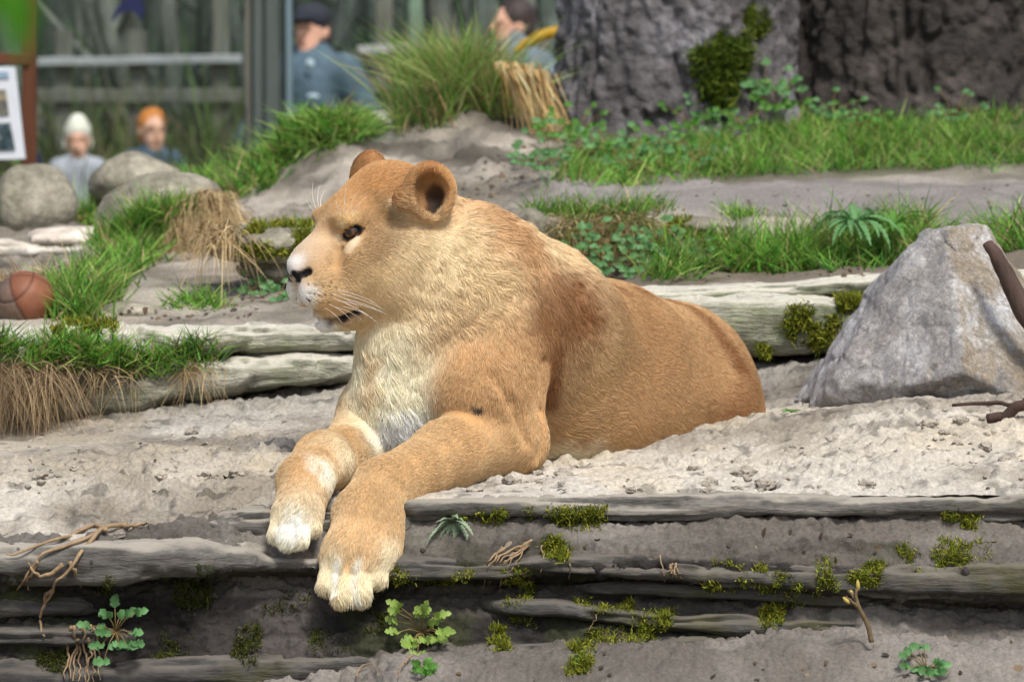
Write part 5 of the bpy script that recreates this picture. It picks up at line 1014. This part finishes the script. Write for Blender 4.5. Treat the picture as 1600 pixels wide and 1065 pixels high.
herb(at(T_FRONT, 1445, 1050), 13, 'leafy_weed', 'low blue green weed on the bare sand in front of the ledge', LEAFM['blue'], 73, L=.018, Wd=.008, lobes=2, stem=.035, up=(0, -.5, .9))
rosette(at(T_FRONT, 712, 818), 18, 'thistle', 'grey green narrow-leaved thistle hanging over the ledge lip beside the paw', LEAFM['grey'], 74, L=.065, Wd=.0052, lobes=9, up=(-.1, -.7, -.1), droop=1.2)
rosette(at(T_FRONT, 905, 1032), 4, 'seedling', 'small bright seedling beside the moss at the foot of the ledge', LEAFM['green'], 75, L=.02, Wd=.006, lobes=1, up=(.4, -.7, .6))
q = P(1238, 664, .45); q[2] = terrace(np.array([q[0]]), np.array([q[1]]))[0] + .006
rosette(q, 7, 'seedling', 'small green seedling on the sand between the lioness and the boulder', LEAFM['green'], 76, L=.028, Wd=.006, lobes=3, up=(0, -.2, 1))
rosette(ground_at(P(1335, 380, 1.82)[0], 1.82) + np.array([0, 0, .12]), 36, 'lobed_weed', 'big green weed with long toothed leaves on the bank beside the boulder', LEAFM['blue'], 77, L=.125, Wd=.0095, lobes=10, droop=1.7)
rosette(ground_at(P(1395, 360, 1.9)[0], 1.9) + np.array([0, 0, .09]), 24, 'lobed_weed', 'smaller green toothed weed at the end of the bank grass', LEAFM['green'], 78, L=.10, Wd=.008, lobes=9, droop=1.6)
k = 0
for px, py, L, lab in ((880, 235, .05, 'clump of round-lobed green leaves at the left foot of the giant trunk'), (855, 260, .05, None), (905, 225, .045, None), (840, 285, .04, None), (920, 262, .045, None), (1000, 262, .05, None), (1040, 250, .05, None), (960, 270, .045, None), (1075, 215, .05, None), (1110, 200, .05, None), (1160, 215, .045, None), (1195, 160, .06, None), (1210, 185, .05, None), (1300, 200, .045, None), (1345, 215, .04, None), (1490, 205, .04, None), (985, 285, .035, None), (1090, 270, .035, None)):
    p, n = hit(T_UP2, px, max(py, 205)); 
    if p is None: continue
    p = p + np.array([0, 0, max(0, (205 - py)) / FPX * 12.5 + .03])
    herb(p, 16, 'lobed_plant', 'lobed blue green leafy plant in the strip below the giant trunk', LEAFM['blue' if k % 2 else 'green'], 80 + k, L=L * .52, Wd=L * .19, lobes=3, stem=.085, group='leafy plants along the foot of the giant trunk', up=(0, -.4, 1)); k += 1
for px, py in ((930, 400), (965, 410), (1000, 415), (1030, 395), (950, 430), (985, 432), (905, 415), (1065, 405)):
    p, n = hit(T_UP2, px, py)
    if p is None: continue
    herb(p + np.array([0, -.01, .02]), 12, 'lobed_plant', 'small blue green leafy plant under the trailing grass of the stone step', LEAFM['blue'], 110 + k, L=.022, Wd=.008, lobes=3, stem=.06, group='leafy plants below the stone step', up=(0, -.7, .8)); k += 1
for px, py in ((395, 462), (420, 455), (440, 470)):
    p, n = hit(T_UP2, px, py); herb(p + np.array([0, 0, .01]), 9, 'lobed_plant', 'small blue green leafy plant under the overhanging ledge stone', LEAFM['blue'], 130 + k, L=.02, Wd=.007, lobes=3, stem=.04, group='leafy plants under the ledge stone', up=(0, -.5, 1)); k += 1
# --- roots and dry stalks on the ledge face
M_ROOT = m_plain('dry_root', lin(150, 128, 100), lo=.65, hi=1.25, nscale=50, bscale=100, bstr=.4)
def roots(name, label, paths, tree, seed, r=.003, off=.008):
    g = np.random.default_rng(seed); top = at(tree, *paths[0][0]); e = empty(name, top, label=label, cat='roots')
    for j, pix in enumerate(paths):
        K = np.array([at(tree, *q, off=off + .004 * g.random()) for q in pix]); t = np.linspace(0, 1, len(K)); tt = np.linspace(0, 1, 5 * len(K)); L = np.stack([np.interp(tt, t, K[:, c]) for c in range(3)], -1)
        L[1:-1] = .25 * L[:-2] + .5 * L[1:-1] + .25 * L[2:]; L += np.stack([vnoise(np.c_[tt * 9, tt * 0 + j, tt * 0 + c], seed) for c in range(3)], -1) * .003
        v, f = tube(L, np.linspace(r, r * .35, len(tt)) * g.uniform(.7, 1.2), 6); mesh('root', v, f, M_ROOT, e)
roots('root_tangle', 'pale twisted roots hanging over the left lip of the ledge', [[(195, 822), (160, 835), (130, 860), (105, 885), (90, 905), (70, 940), (58, 970)], [(150, 840), (125, 850), (60, 875), (40, 895), (30, 915)], [(100, 885), (70, 895), (55, 890), (48, 880)], [(165, 832), (150, 825), (120, 840), (90, 850), (30, 870), (10, 872)], [(80, 915), (70, 935), (62, 960), (68, 1000)], [(60, 880), (45, 905), (44, 925)], [(110, 880), (118, 900), (122, 925)], [(190, 825), (205, 828), (225, 822), (240, 825)]], T_FRONT, 90, r=.004)
roots('root_tangle', 'brown dead root bundle hanging down the left face below the blue green weed', [[(112 + 5 * i, 985 + 3 * (i % 3)), (112 + 6 * i, 1015), (105 + 7 * i, 1040), (100 + 8 * i, 1062)] for i in range(8)], T_FRONT, 91, r=.003)
roots('root_tangle', 'dry straw-like roots beside the moss in the middle of the ledge', [[(832 - i, 842 + i), (820 - 3 * i, 860), (800 - 5 * i, 885), (790 - 5 * i, 905 + 2 * i)] for i in range(7)] + [[(785, 858), (770, 875), (760, 895), (757, 925)], [(780, 862), (763, 885), (755, 905)], [(845, 850), (850, 870), (842, 885)], [(890, 855), (893, 880), (884, 900)]], T_FRONT, 92, r=.0024)
roots('root_tangle', 'thin dry roots hanging from the second lip of the ledge', [[(1035 + 6 * i, 875 + (i % 3) * 5), (1036 + 7 * i, 895), (1040 + 5 * i, 915)] for i in range(5)], T_FRONT, 93, r=.0016)
roots('root_tangle', 'single dry stalk drooping over the lowest layer of the ledge', [[(940, 945), (930, 965), (925, 985)], [(560, 1065), (565, 1048), (585, 1046), (592, 1062)], [(640, 1030), (632, 1045), (630, 1064)]], T_FRONT, 94, r=.002)

# --- leaf litter and chips on the bare ground
def litter():
    g = np.random.default_rng(8); parts = []; cols = []
    pal = np.array([lin(98, 78, 58), lin(80, 66, 54), lin(120, 102, 80), lin(72, 64, 58), lin(140, 128, 108)])
    polys = [([(640, 300), (800, 220), (860, 260), (760, 310)], 60, T_UP2), ([(860, 300), (1600, 290), (1600, 335), (1000, 335)], 60, T_UP2), ([(150, 500), (330, 420), (440, 470), (400, 500)], 60, T_UP2), ([(560, 1065), (800, 1030), (1600, 1000), (1600, 1065)], 22, T_FRONT), ([(640, 830), (1600, 825), (1600, 865), (640, 870)], 18, T_FRONT), ([(900, 440), (1360, 430), (1360, 420), (900, 425)], 50, T_UP2)]
    for k, (poly, n, tree) in enumerate(polys):
        for q in scatter(tree, poly, n, 500 + k):
            L = g.uniform(.006, .02); V, F = leaf_mesh(L, L * g.uniform(.15, .4), 1, g.uniform(.2, 1.2)); N = q[3:] * np.sign(-(q[3:] @ (q[:3] - CAMP))); d = np.cross(N, g.normal(0, 1, 3))
            parts.append((q[:3] + N * .003 + V @ frame(d, g.uniform(-.5, .5), N).T, F)); cols += [pal[g.integers(0, 5)] * g.uniform(.7, 1.2)] * len(V)
    for _ in range(140):
        px, py = g.uniform(0, 1600), g.uniform(640, 770); d = ray(px, py); t = np.linspace(7.2, 9.4, 300); q = CAMP + d * (t / np.linalg.norm(d))[:, None]; b_ = np.where(q[:, 2] < terrace(q[:, 0], q[:, 1]) + .004)[0]
        if not len(b_): continue
        L = g.uniform(.004, .016); V, F = leaf_mesh(L, L * g.uniform(.15, .4), 1, g.uniform(.2, 1.2)); parts.append((q[b_[0]] + np.array([0, 0, .004]) + V @ frame(np.r_[g.normal(0, 1, 2), .1], g.uniform(-.5, .5)).T, F)); cols += [pal[g.integers(0, 5)] * g.uniform(.6, 1.1)] * len(V)
    V, F = merge(parts); mesh('leaf_litter', V, F, M_DRY, cols=np.array(cols), kind='stuff', label='scattered dead leaves and bark chips on the bare ground', cat='litter')
litter()
# ================================================================== visitors
def sdf_obj(name, prims, mat, parent, h, cols=None, pad=.06, lo=None, hi=None):
    V, F = surface(lambda p: fold_big(prims, p, .2, .1), lo, hi, h, 4); return mesh(name, V, F, mat, parent, cols=None if cols is None else cols(V))
def U(f, k=.03): return dict(f=f, k=k)
def cloth(name, col): return m_plain(name, col, rough=.85, lo=.7, hi=1.2, nscale=9, bscale=14, bstr=.5, bdist=.03)
def person(foot, H, yaw, look, jacket, trousers, skin, label, hat=None, hair=None, hairlen=.0, elbow=.12, badge=False, collar=None):
    s = H / 1.75; r = empty('person', foot, label=label, cat='person'); f = np.asarray(foot, float)
    ca, sa = math.cos(yaw), math.sin(yaw); Rb = np.array([[ca, -sa, 0], [sa, ca, 0], [0, 0, 1]]); cl, sl = math.cos(look), math.sin(look); Rh = np.array([[cl, -sl, 0], [sl, cl, 0], [0, 0, 1]])
    hs_ = 1.0 if H > 1.4 else 1.42         # children have larger heads
    def b(x, y, z): return f + Rb @ (np.array([x, y, z]) * s)
    hc = b(0, -.01, 1.615 if H > 1.4 else 1.66)
    def hh(x, y, z): return hc + Rh @ (np.array([x, y, z]) * s * hs_)
    def he(c, rad, k=.02): return U(pr_ell(hh(*c), np.array(rad) * s * hs_, Rh.T), k * s)
    def cn(a, c, ra, rb, k=.04): return U(pr_cone(b(*a), b(*c), ra * s, rb * s), k * s)
    lo, hi = f - np.array([.45, .45, .03]) * s, f + np.array([.45, .45, 2.0 * max(1, hs_ * .85)]) * s
    head = [he((0, .012, .02), (.075, .095, .092)), he((0, -.02, -.05), (.058, .066, .07)), he((0, -.045, -.095), (.03, .03, .025)), U(pr_cone(hh(0, -.09, .012), hh(0, -.112, -.022), .010 * s, .015 * s), .012 * s),
            he((.076, .015, -.01), (.012, .022, .032)), he((-.076, .015, -.01), (.012, .022, .032)), he((0, -.082, -.062), (.024, .012, .008), .008), he((.03, -.082, .025), (.026, .012, .008), .01), he((-.03, -.082, .025), (.026, .012, .008), .01)]
    torso = [cn((0, 0, 1.50), (0, 0, 1.60), .052, .055), cn((-.15, 0, 1.40), (.15, 0, 1.40), .075, .075), cn((0, 0, 1.36), (0, 0, 1.0), .14, .125, .08), cn((-.06, 0, .95), (.06, 0, .95), .125, .125, .06)]
    arms, legs = [], []
    for q in (-1, 1):
        e = (q * (.24 + elbow), .06, 1.10); w_ = (q * .17, -.13, .98)
        arms += [cn((q * .175, 0, 1.40), e, .062, .047), cn(e, w_, .046, .034), cn(w_, (q * .11, -.15, .95), .036, .034)]
        legs += [cn((q * .085, 0, .93), (q * .095, -.01, .50), .088, .058), cn((q * .095, -.01, .50), (q * .10, .02, .10), .058, .042), cn((q * .10, .03, .05), (q * .12, -.13, .04), .045, .038)]
    def skincol(V):
        c = np.tile(np.array(skin), (len(V), 1)); 
        for x, z, rad, col in ((.03, .008, .014, (.04, .03, .03)), (-.03, .008, .014, (.04, .03, .03)), (0, -.062, .022, (.32, .10, .09)), (.03, .03, .012, np.array(skin) * .5), (-.03, .03, .012, np.array(skin) * .5)):
            d = np.linalg.norm((V - hh(x, -.09, z)) * np.array([1, 1, 1.6]), axis=1); c = c + (np.array(col) - c) * (1 - sstep(.5, 1.1, d / (rad * s * hs_)))[:, None]
        return c
    sdf_obj('body', head + torso + arms + legs, m_plain('skin', skin, rough=.55, attr=True, lo=.92, hi=1.06, nscale=12, bstr=0), r, .014 * max(s, .8), skincol, lo=lo, hi=hi)
    def grow(pr, e):
        return [dict(f=(lambda g_, e_: (lambda p: g_(p) - e_ - .012 * s * fbm(p, 9 / s, 2, s=4)))(q['f'], e * s), k=.05 * s) for q in pr]
    tl = grow(torso[1:], .028) + grow(arms, .02) + grow([cn((0, 0, 1.46), (0, 0, 1.53), .06, .062)], .02)
    jk = sdf_obj('jacket', tl, cloth('jacket_cloth', jacket), r, .02 * max(s, .8), lo=lo, hi=hi)
    sdf_obj('trousers', grow(legs[0:2] + legs[3:5] + [torso[3]], .016), cloth('trouser_cloth', trousers), r, .024 * max(s, .8), lo=lo, hi=hi); sdf_obj('shoes', grow([legs[2], legs[5]], .012), cloth('shoe', (.03, .028, .025)), r, .015, lo=lo, hi=hi)
    if collar is not None: sdf_obj('collar', grow([cn((0, 0, 1.47), (0, .005, 1.56), .075, .07)], .01), cloth('collar_cloth', collar), jk, .014, lo=lo, hi=hi)
    if hair is not None:
        hp = [he((0, .028, .035), (.088, .098, .098)), he((0, .05, -.03 - hairlen * .5), (.082, .07, .07 + hairlen))] + ([he((.07, .0, -.03 - hairlen * .4), (.026, .05, .06 + hairlen * .7)), he((-.07, .0, -.03 - hairlen * .4), (.026, .05, .06 + hairlen * .7))] if hairlen else []) + [dict(f=pr_ell(hh(0, -.085, -.03), np.array((.062, .07, .085)) * s * hs_, Rh.T), k=.015, op='s')]
        sdf_obj('hair', [dict(q, f=(lambda g_: (lambda p: g_(p) - .006 * fbm(p, 40, 3, s=9)))(q['f'])) for q in hp], m_plain('hair', hair, rough=.5, lo=.6, hi=1.3, nscale=40, bscale=90, bstr=.5), r, .011, lo=lo, hi=hi)
    if hat == 'cap':
        cp_m = cloth('cap_cloth', lin(44, 48, 58)); cp_ = sdf_obj('cap', [he((0, .015, .055), (.090, .108, .075)), dict(f=pr_ell(hh(0, -.05, -.06), np.array((.075, .09, .105)) * s, Rh.T), k=.01, op='s')], cp_m, r, .011, lo=lo, hi=hi)
        sdf_obj('visor', [he((0, -.11, .055), (.068, .065, .012), .015)], cp_m, cp_, .008, lo=lo, hi=hi)
    if hat == 'knit':
        sdf_obj('knit_hat', [he((0, .025, .055), (.086, .105, .086)), he((0, .0, .12), (.05, .05, .05), .05), he((.08, .03, -.02), (.016, .035, .045)), he((-.08, .03, -.02), (.016, .035, .045)), he((0, .06, -.01), (.088, .075, .07)), dict(f=pr_ell(hh(0, -.08, -.06), np.array((.088, .085, .10)) * s * hs_, Rh.T), k=.015, op='s')], cloth('hat_wool', lin(232, 230, 218)), r, .012, lo=lo, hi=hi)
    if badge:
        for z, x, w_ in ((1.30, .075, .032), (1.455, .06, .022)):
            a = b(x, -.185, z); v, F = tube([a, a + Rb @ np.array([0, -.004, 0])], w_ * s, 16); v = a + (v - a) * np.array([1, 1, .45 if z < 1.4 else 1]); mesh('badge', v, F, m_plain('badge_print', lin(176, 200, 212), lo=1, hi=1, bstr=0), jk)
    return r
SK = lin(226, 176, 152)
fm = P(487, 0, 14.0); person((fm[0], 14.0, -.86), 1.80, RAD(-18), RAD(-28), lin(82, 104, 118), lin(60, 62, 70), SK, 'man in a dark blue grey jacket and flat cap standing behind the dark posts', hat='cap', elbow=.10, badge=True, collar=lin(48, 54, 62), hair=lin(70, 64, 60))
fc_ = P(120, 0, 17.0); person((fc_[0], 17.0, -.86), 1.10, RAD(8), RAD(5), lin(168, 172, 182), lin(70, 74, 92), SK, 'small child in a white knit hat and pale coat behind the pointed boulder', hat='knit', elbow=.04, collar=lin(206, 84, 50))
fr_ = P(238, 0, 16.6); person((fr_[0], 16.6, -.86), 1.17, RAD(10), RAD(18), lin(70, 88, 104), lin(60, 60, 66), SK, 'red-haired child in a dark blue jacket behind the rounded boulder', hair=lin(204, 128, 58), hairlen=.0, elbow=.06)
fw_ = P(803, 0, 15.0); person((fw_[0], 15.0, -.86), 1.83, RAD(-50), RAD(-70), lin(112, 126, 140), lin(60, 60, 70), SK, 'dark-haired visitor in a grey blue jacket beyond the tall tussock', hair=lin(62, 52, 50), elbow=.05, collar=lin(128, 142, 156))

# ================================================================== viewing window, sign, fence
M_POST = m_plain('painted_post', lin(84, 94, 92), rough=.6, lo=.7, hi=1.2, nscale=7, bscale=20, bstr=.3, stretch=(1, 1, .2)); M_POST2 = m_plain('pale_post', lin(112, 132, 142), rough=.5, lo=.8, hi=1.15, nscale=7, bstr=.2, stretch=(1, 1, .2)); M_WOODP = m_plain('old_wood', lin(104, 106, 98), rough=.85, lo=.6, hi=1.25, nscale=12, bscale=30, bstr=.6, stretch=(2, 2, .25))
def beam(name, a, b, wx, wy, mat, parent=None, **kw):
    """a box post or rail from a to b with slightly worn edges"""
    a, b = np.asarray(a, float), np.asarray(b, float); d = b - a; L = np.linalg.norm(d); q = frame(d, 0., (0, 0, 1) if abs(d[2]) < .9 * L else (0, 1, 0)); n = 14; V = []
    prof = [(-1, -.8), (-.8, -1), (.8, -1), (1, -.8), (1, .8), (.8, 1), (-.8, 1), (-1, .8)]
    for i in range(n):
        for u_, v_ in prof: V.append(a + d * i / (n - 1) + q[:, 1] * u_ * wx / 2 + q[:, 2] * v_ * wy / 2)
    V = np.array(V); V += np.stack([vnoise(V * 6 + k * 9, k) for k in range(3)], -1) * .004; F = [tuple(x) for x in grid_faces(n, 8, True).tolist()] + [tuple(range(7, -1, -1)), tuple(range((n - 1) * 8, n * 8))]
    return mesh(name, V, F, mat, parent, smooth=False, origin=None if parent else a, **kw)
wy = 12.0
win = empty('viewing_window', (P(415, 0, wy)[0], wy, -.86), label='dark framed glass viewing window with a navy bird sticker', cat='window')
for x0, x1, dy, m in ((380, 393, .04, M_WOODP), (395, 412, 0, M_POST), (414, 438, -.03, M_POST), (440, 447, 0, M_POST), (448, 457, -.05, M_POST2)):
    X0, X1 = P(x0, 0, wy)[0], P(x1, 0, wy)[0]; beam('post', ((X0 + X1) / 2, wy + dy, -.9), ((X0 + X1) / 2, wy + dy, 3.0), X1 - X0, .09, m, win)
xl, xr = P(62, 0, wy)[0], P(384, 0, wy)[0]
def m_glassf(n, b, out):
    tr = nd(n, 'BsdfTransparent'); tr.inputs[0].default_value = (.93, .96, .95, 1); gl = nd(n, 'BsdfGlossy', Roughness=.03); fr = nd(n, 'Fresnel', IOR=1.45); mx = nd(n, 'MixShader'); n.links.new(fr.outputs[0], mx.inputs[0]); n.links.new(tr.outputs[0], mx.inputs[1]); n.links.new(gl.outputs[0], mx.inputs[2]); n.links.new(mx.outputs[0], out.inputs[0])
M_GLASS = material('clear_glass', m_glassf)
def boxm(name, lo, hi, mat, parent=None, **kw):
    V = [(x, y, z) for x in (lo[0], hi[0]) for y in (lo[1], hi[1]) for z in (lo[2], hi[2])]; return mesh(name, V, [(0, 1, 3, 2), (4, 6, 7, 5), (0, 4, 5, 1), (2, 3, 7, 6), (0, 2, 6, 4), (1, 5, 7, 3)], mat, parent, smooth=False, **kw)
pane = boxm('pane', (xl, wy - .006, -.5), (xr, wy + .006, 2.6), M_GLASS, win); beam('sill', (xl, wy, -.55), (xr, wy, -.55), .10, .08, M_POST, win); beam('head_rail', (xl, wy, 2.65), (xr, wy, 2.65), .10, .08, M_POST, win)
M_NAVY = m_plain('navy_sticker', lin(34, 40, 78), lo=.95, hi=1.05, bstr=0)
def bird(pix, Y):
    V = []; n = len(pix)
    for dy in (-.012, -.008):
        for x, y in pix: V.append(P(x, y, Y + dy))
    mesh('bird_sticker', V, [tuple(range(n)), tuple(range(2 * n - 1, n - 1, -1))] + [(i, i + n, (i + 1) % n + n, (i + 1) % n) for i in range(n)], M_NAVY, pane, smooth=False)
bird([(172, 38), (176, 24), (184, 10), (196, 0), (206, -6), (214, -4), (222, 0), (226, 8), (224, 20), (221, 33), (216, 26), (208, 18), (198, 17), (186, 22), (178, 32)], wy)
bird([(38, 252), (42, 236), (50, 226), (56, 232), (62, 244), (68, 258), (66, 268), (58, 262), (50, 262)], wy)
sy = 7.4
sg = empty('info_sign', (P(15, 0, sy)[0], sy, -.86), label='white information board with two dark pictures on a brown wooden post', cat='sign')
M_BOARD = m_plain('board_white', lin(226, 232, 240), rough=.5, lo=.95, hi=1.04, bstr=0)
def patch(name, q, Y, mat, parent=sg, t=.004):
    V = [P(x, y, Y) for x, y in q] + [P(x, y, Y + t) for x, y in q]; return mesh(name, V, [(0, 1, 2, 3), (7, 6, 5, 4), (0, 4, 5, 1), (1, 5, 6, 2), (2, 6, 7, 3), (3, 7, 4, 0)], mat, parent, smooth=False)
board = patch('board', [(-90, 252), (40, 248), (24, 104), (-90, 106)], sy, M_BOARD, t=.02)
M_PIC = m_rock('picture_print', lin(120, 120, 112), lin(30, 36, 40), lin(206, 190, 150), sc=22, bumps=0); M_PIC2 = m_rock('picture_print_dark', lin(70, 90, 96), lin(20, 28, 34), lin(190, 200, 204), sc=26, bumps=0); M_HEAD = m_plain('header_print', lin(150, 176, 196), lo=.9, hi=1.05, bstr=0)
patch('picture', [(-60, 182), (14, 180), (9, 140), (-60, 142)], sy - .006, M_PIC, board); patch('picture', [(-60, 238), (24, 234), (16, 192), (-60, 194)], sy - .006, M_PIC2, board); patch('header', [(-60, 124), (14, 122), (12, 112), (-60, 114)], sy - .006, M_HEAD, board)
M_BROWN = m_plain('brown_post', lin(104, 64, 44), rough=.7, lo=.7, hi=1.2, nscale=10, bscale=30, bstr=.4, stretch=(2, 2, .3)); X0 = P(44, 0, sy + .05)[0]
beam('post', (X0, sy + .06, -.9), (X0, sy + .06, 1.1), .05, .04, M_BROWN, sg); beam('cross_bar', (P(-90, 0, sy)[0], sy + .04, P(0, 92, sy)[2]), (X0, sy + .04, P(0, 92, sy)[2]), .03, .04, M_BROWN, sg)
fy = 18.0
fe = empty('fence', (P(500, 0, fy)[0], fy, -.86), label='weathered post and rail fence with pale top boards behind the visitors', cat='fence')
M_PALE = m_plain('pale_board', lin(160, 164, 168), rough=.7, lo=.75, hi=1.12, nscale=10, bstr=.3)
for x0, x1, py in ((60, 230, 97), (225, 378, 94), (560, 640, 78), (640, 860, 74)): beam('rail', P(x0, py, fy), P(x1, py - 2, fy), .10, .05, M_PALE if x1 < 650 else M_WOODP, fe)
for x0, x1, py in ((60, 378, 150), (560, 860, 135)): beam('rail', P(x0, py, fy), P(x1, py, fy), .05, .08, M_WOODP, fe)
for x in (100, 215, 345, 600, 720, 840): q = P(x, 60, fy + .07); beam('post', (q[0], q[1], -.9), (q[0], q[1], q[2] + (.9 if x in (345, 600) else .05)), .1, .1, M_WOODP, fe)
M_GRNP = m_plain('green_post', lin(112, 136, 116), rough=.6, lo=.8, hi=1.15, nscale=8, bstr=.2); q = P(650, 0, 16.)
beam('green_post', (q[0], 16., -.9), (q[0], 16., 3.), .075, .075, M_GRNP, label='tall pale green post beyond the tussock', cat='post')
M_OCHRE = m_plain('ochre_paint', lin(190, 150, 40), rough=.5, lo=.9, hi=1.1, bstr=.1); stick('handrail', [(806, 84, 9.), (818, 72, 9.), (835, 62, 9.), (855, 52, 9.), (900, 44, 9.)], [.016, .02, .022, .022], M_OCHRE, 'ochre yellow handrail end beside the giant trunk', 'handrail', 9)

# ================================================================== woodland
M_TRUNK = m_rock('wood_bark', lin(82, 94, 88), lin(46, 56, 52), lin(122, 132, 128), stretch=(2, 2, .5), moss=.35, mosscol=lin(76, 98, 72), sc=5, bumps=.8); M_TRUNK2 = m_rock('wood_bark_pale', lin(116, 122, 114), lin(78, 86, 78), lin(154, 158, 150), stretch=(2, 2, .5), moss=.15, mosscol=lin(110, 120, 76), sc=5, bumps=.6)
g = np.random.default_rng(77)
spots = [(88, 19.5, .15), (150, 21, .10), (185, 19, .085), (240, 20, .11), (262, 19.2, .06), (300, 24, .14), (318, 20.5, .07), (350, 22, .10), (372, 19, .07), (20, 19, .12), (70, 23, .10), (-60, 20, .13), (-140, 24, .1), (130, 26, .14), (210, 27, .13), (480, 24, .12), (530, 20, .09), (560, 26, .13), (585, 18.5, .07), (625, 23, .12), (690, 21, .10), (720, 26, .13), (745, 18.5, .07), (775, 22, .09), (835, 24, .12), (860, 20, .08), (430, 27, .14), (280, 28, .15), (660, 28, .14), (900, 26, .12), (1000, 27, .13)]
LOOK = ['mossy green', 'pale grey', 'dark brown', 'ivy-streaked', 'thin leaning', 'stout']
PLACE = ['beyond the viewing window', 'behind the fence by the children', 'behind the man in the cap', 'beyond the tall tussock']
for k, (px, Y, r) in enumerate(spots):
    x = P(px, 0, Y)[0]; kind = g.integers(0, 2); mt = (M_TRUNK, M_TRUNK2)[int(g.random() < .35)]; e = empty('bare_tree', (x, Y, -.88 + max(0, Y - 34) * .05), label='bare woodland tree trunk standing beyond the fence among many others', cat='tree', group='bare woodland trees beyond the enclosure')
    n = 26; zz = np.linspace(-.1, 8.5, n); ln_ = np.stack([x + .25 * vnoise(np.c_[zz * .35, zz * 0 + k, zz * 0], 3) + g.normal(0, .035) * zz, Y + .25 * vnoise(np.c_[zz * .35, zz * 0 + k, zz * 0 + 5], 4), zz - .88], -1); ln_[:, 0] += x - np.interp(1.6, zz, ln_[:, 0])
    rad = r * (1.05 - .085 * zz) * (1 + .5 * np.exp(-np.clip(zz, 0, 9) / .2)); v, f = tube(ln_, np.maximum(rad, .012), 12); v += np.stack([vnoise(v * 5 + 9 * c, c) for c in range(3)], -1) * r * .18; mesh('trunk', v, f, mt, e)
    for j in range(5):
        z0 = g.uniform(1.0, 6.5); i0 = int(z0 / 8.6 * n); a = g.uniform(0, 6.28); L = g.uniform(.8, 2.2); t = np.linspace(0, 1, 8)[:, None]; d = np.array([math.cos(a), math.sin(a), g.uniform(.3, 1.)])
        bl_ = ln_[i0] + d * t * L + np.array([0, 0, .35]) * t ** 2 * L + np.c_[vnoise(np.c_[t * 4, t * 0 + k, t * 0 + j], 1), vnoise(np.c_[t * 4, t * 0 + k, t * 0 + j], 2), t[:, 0] * 0] * .12 * t; v, f = tube(bl_, np.linspace(r * .35, .006, 8), 6); mesh('limb', v, f, mt, e)
def thicket(name, n, xr_, yr_, zr_, Lr, wd, pal, seed, label, spread=.4, cat='undergrowth', up=1.):
    g = np.random.default_rng(seed); Y = g.uniform(*yr_, n); pxs = g.uniform(*xr_, n); X = (pxs - 800) / FPX * (Y + 8); B0 = np.stack([X, Y, g.uniform(*zr_, n)], -1); D = np.array([0, 0, up]) + g.normal(0, spread, (n, 3)); D /= np.linalg.norm(D, axis=1, keepdims=True)
    V, F, Cc = blades(B0, D, g.uniform(*Lr, n), np.full(n, wd) * g.uniform(.5, 1.5, n), g.normal(0, .25, (n, 3)), palette(pal, n, g, .25), g, 4); return mesh(name, V, F, M_DRY, cols=Cc, kind='stuff', label=label, cat=cat)
BROWNS = [lin(122, 130, 120), lin(164, 168, 158), lin(90, 102, 94), lin(104, 124, 104), lin(76, 98, 80)]
thicket('twig_thicket', 9000, (-500, 2100), (26, 40), (-.8, 2.2), (1., 3.2), .018, BROWNS, 1, 'far brown and olive thicket of bare twigs closing the woodland', .25)
thicket('undergrowth', 7000, (-200, 880), (18.6, 24), (-.9, .2), (.25, .8), .016, [lin(70, 88, 64), lin(56, 70, 54), lin(84, 90, 72), lin(46, 56, 48), lin(96, 124, 76)], 2, 'dark mixed undergrowth below the pale fence rails', .6)
thicket('undergrowth', 2600, (60, 400), (17.2, 18.0), (-.9, -.1), (.2, .7), .012, [lin(96, 120, 62), lin(82, 92, 54), lin(112, 104, 78)], 3, 'loose green brambles in front of the fence', .6)
thicket('undergrowth', 1500, (270, 480), (12.4, 13.4), (-.9, -.2), (.3, .7), .008, [lin(104, 132, 70), lin(92, 104, 60), lin(128, 120, 92)], 4, 'thin green stems around the foot of the dark posts', .4)
# a spray of leaves hanging close to the camera
sp_ = empty('overhanging_spray', P(5, -60, -6.0), label='bright green leaf spray hanging close in the upper left corner', cat='branch')
M_NEAR = m_plain('near_leaf', lin(70, 132, 24), rough=.5, lo=.8, hi=1.2, nscale=40, bstr=.1, trans=.4)
stick('twig', [(-80, -160, -6.), (-30, -90, -6.), (10, -30, -6.)], [.0018, .0014, .001], M_TWIG, parent=sp_, seed=12, wob=.001)
for (a, b_, wd) in (((20, -45, -6.), (28, 92, -6.01), .0075), ((-10, -60, -6.), (62, 52, -5.99), .0068), ((-40, -80, -6.), (-10, 40, -6.), .0075)):
    A0, B1 = P(*a), P(*b_); L = np.linalg.norm(B1 - A0); V, F = leaf_mesh(L, wd, 1, .5, .2); mesh('leaf', A0 + V @ frame(B1 - A0, .2, (0, -1, .2)).T, F, M_NEAR, sp_)
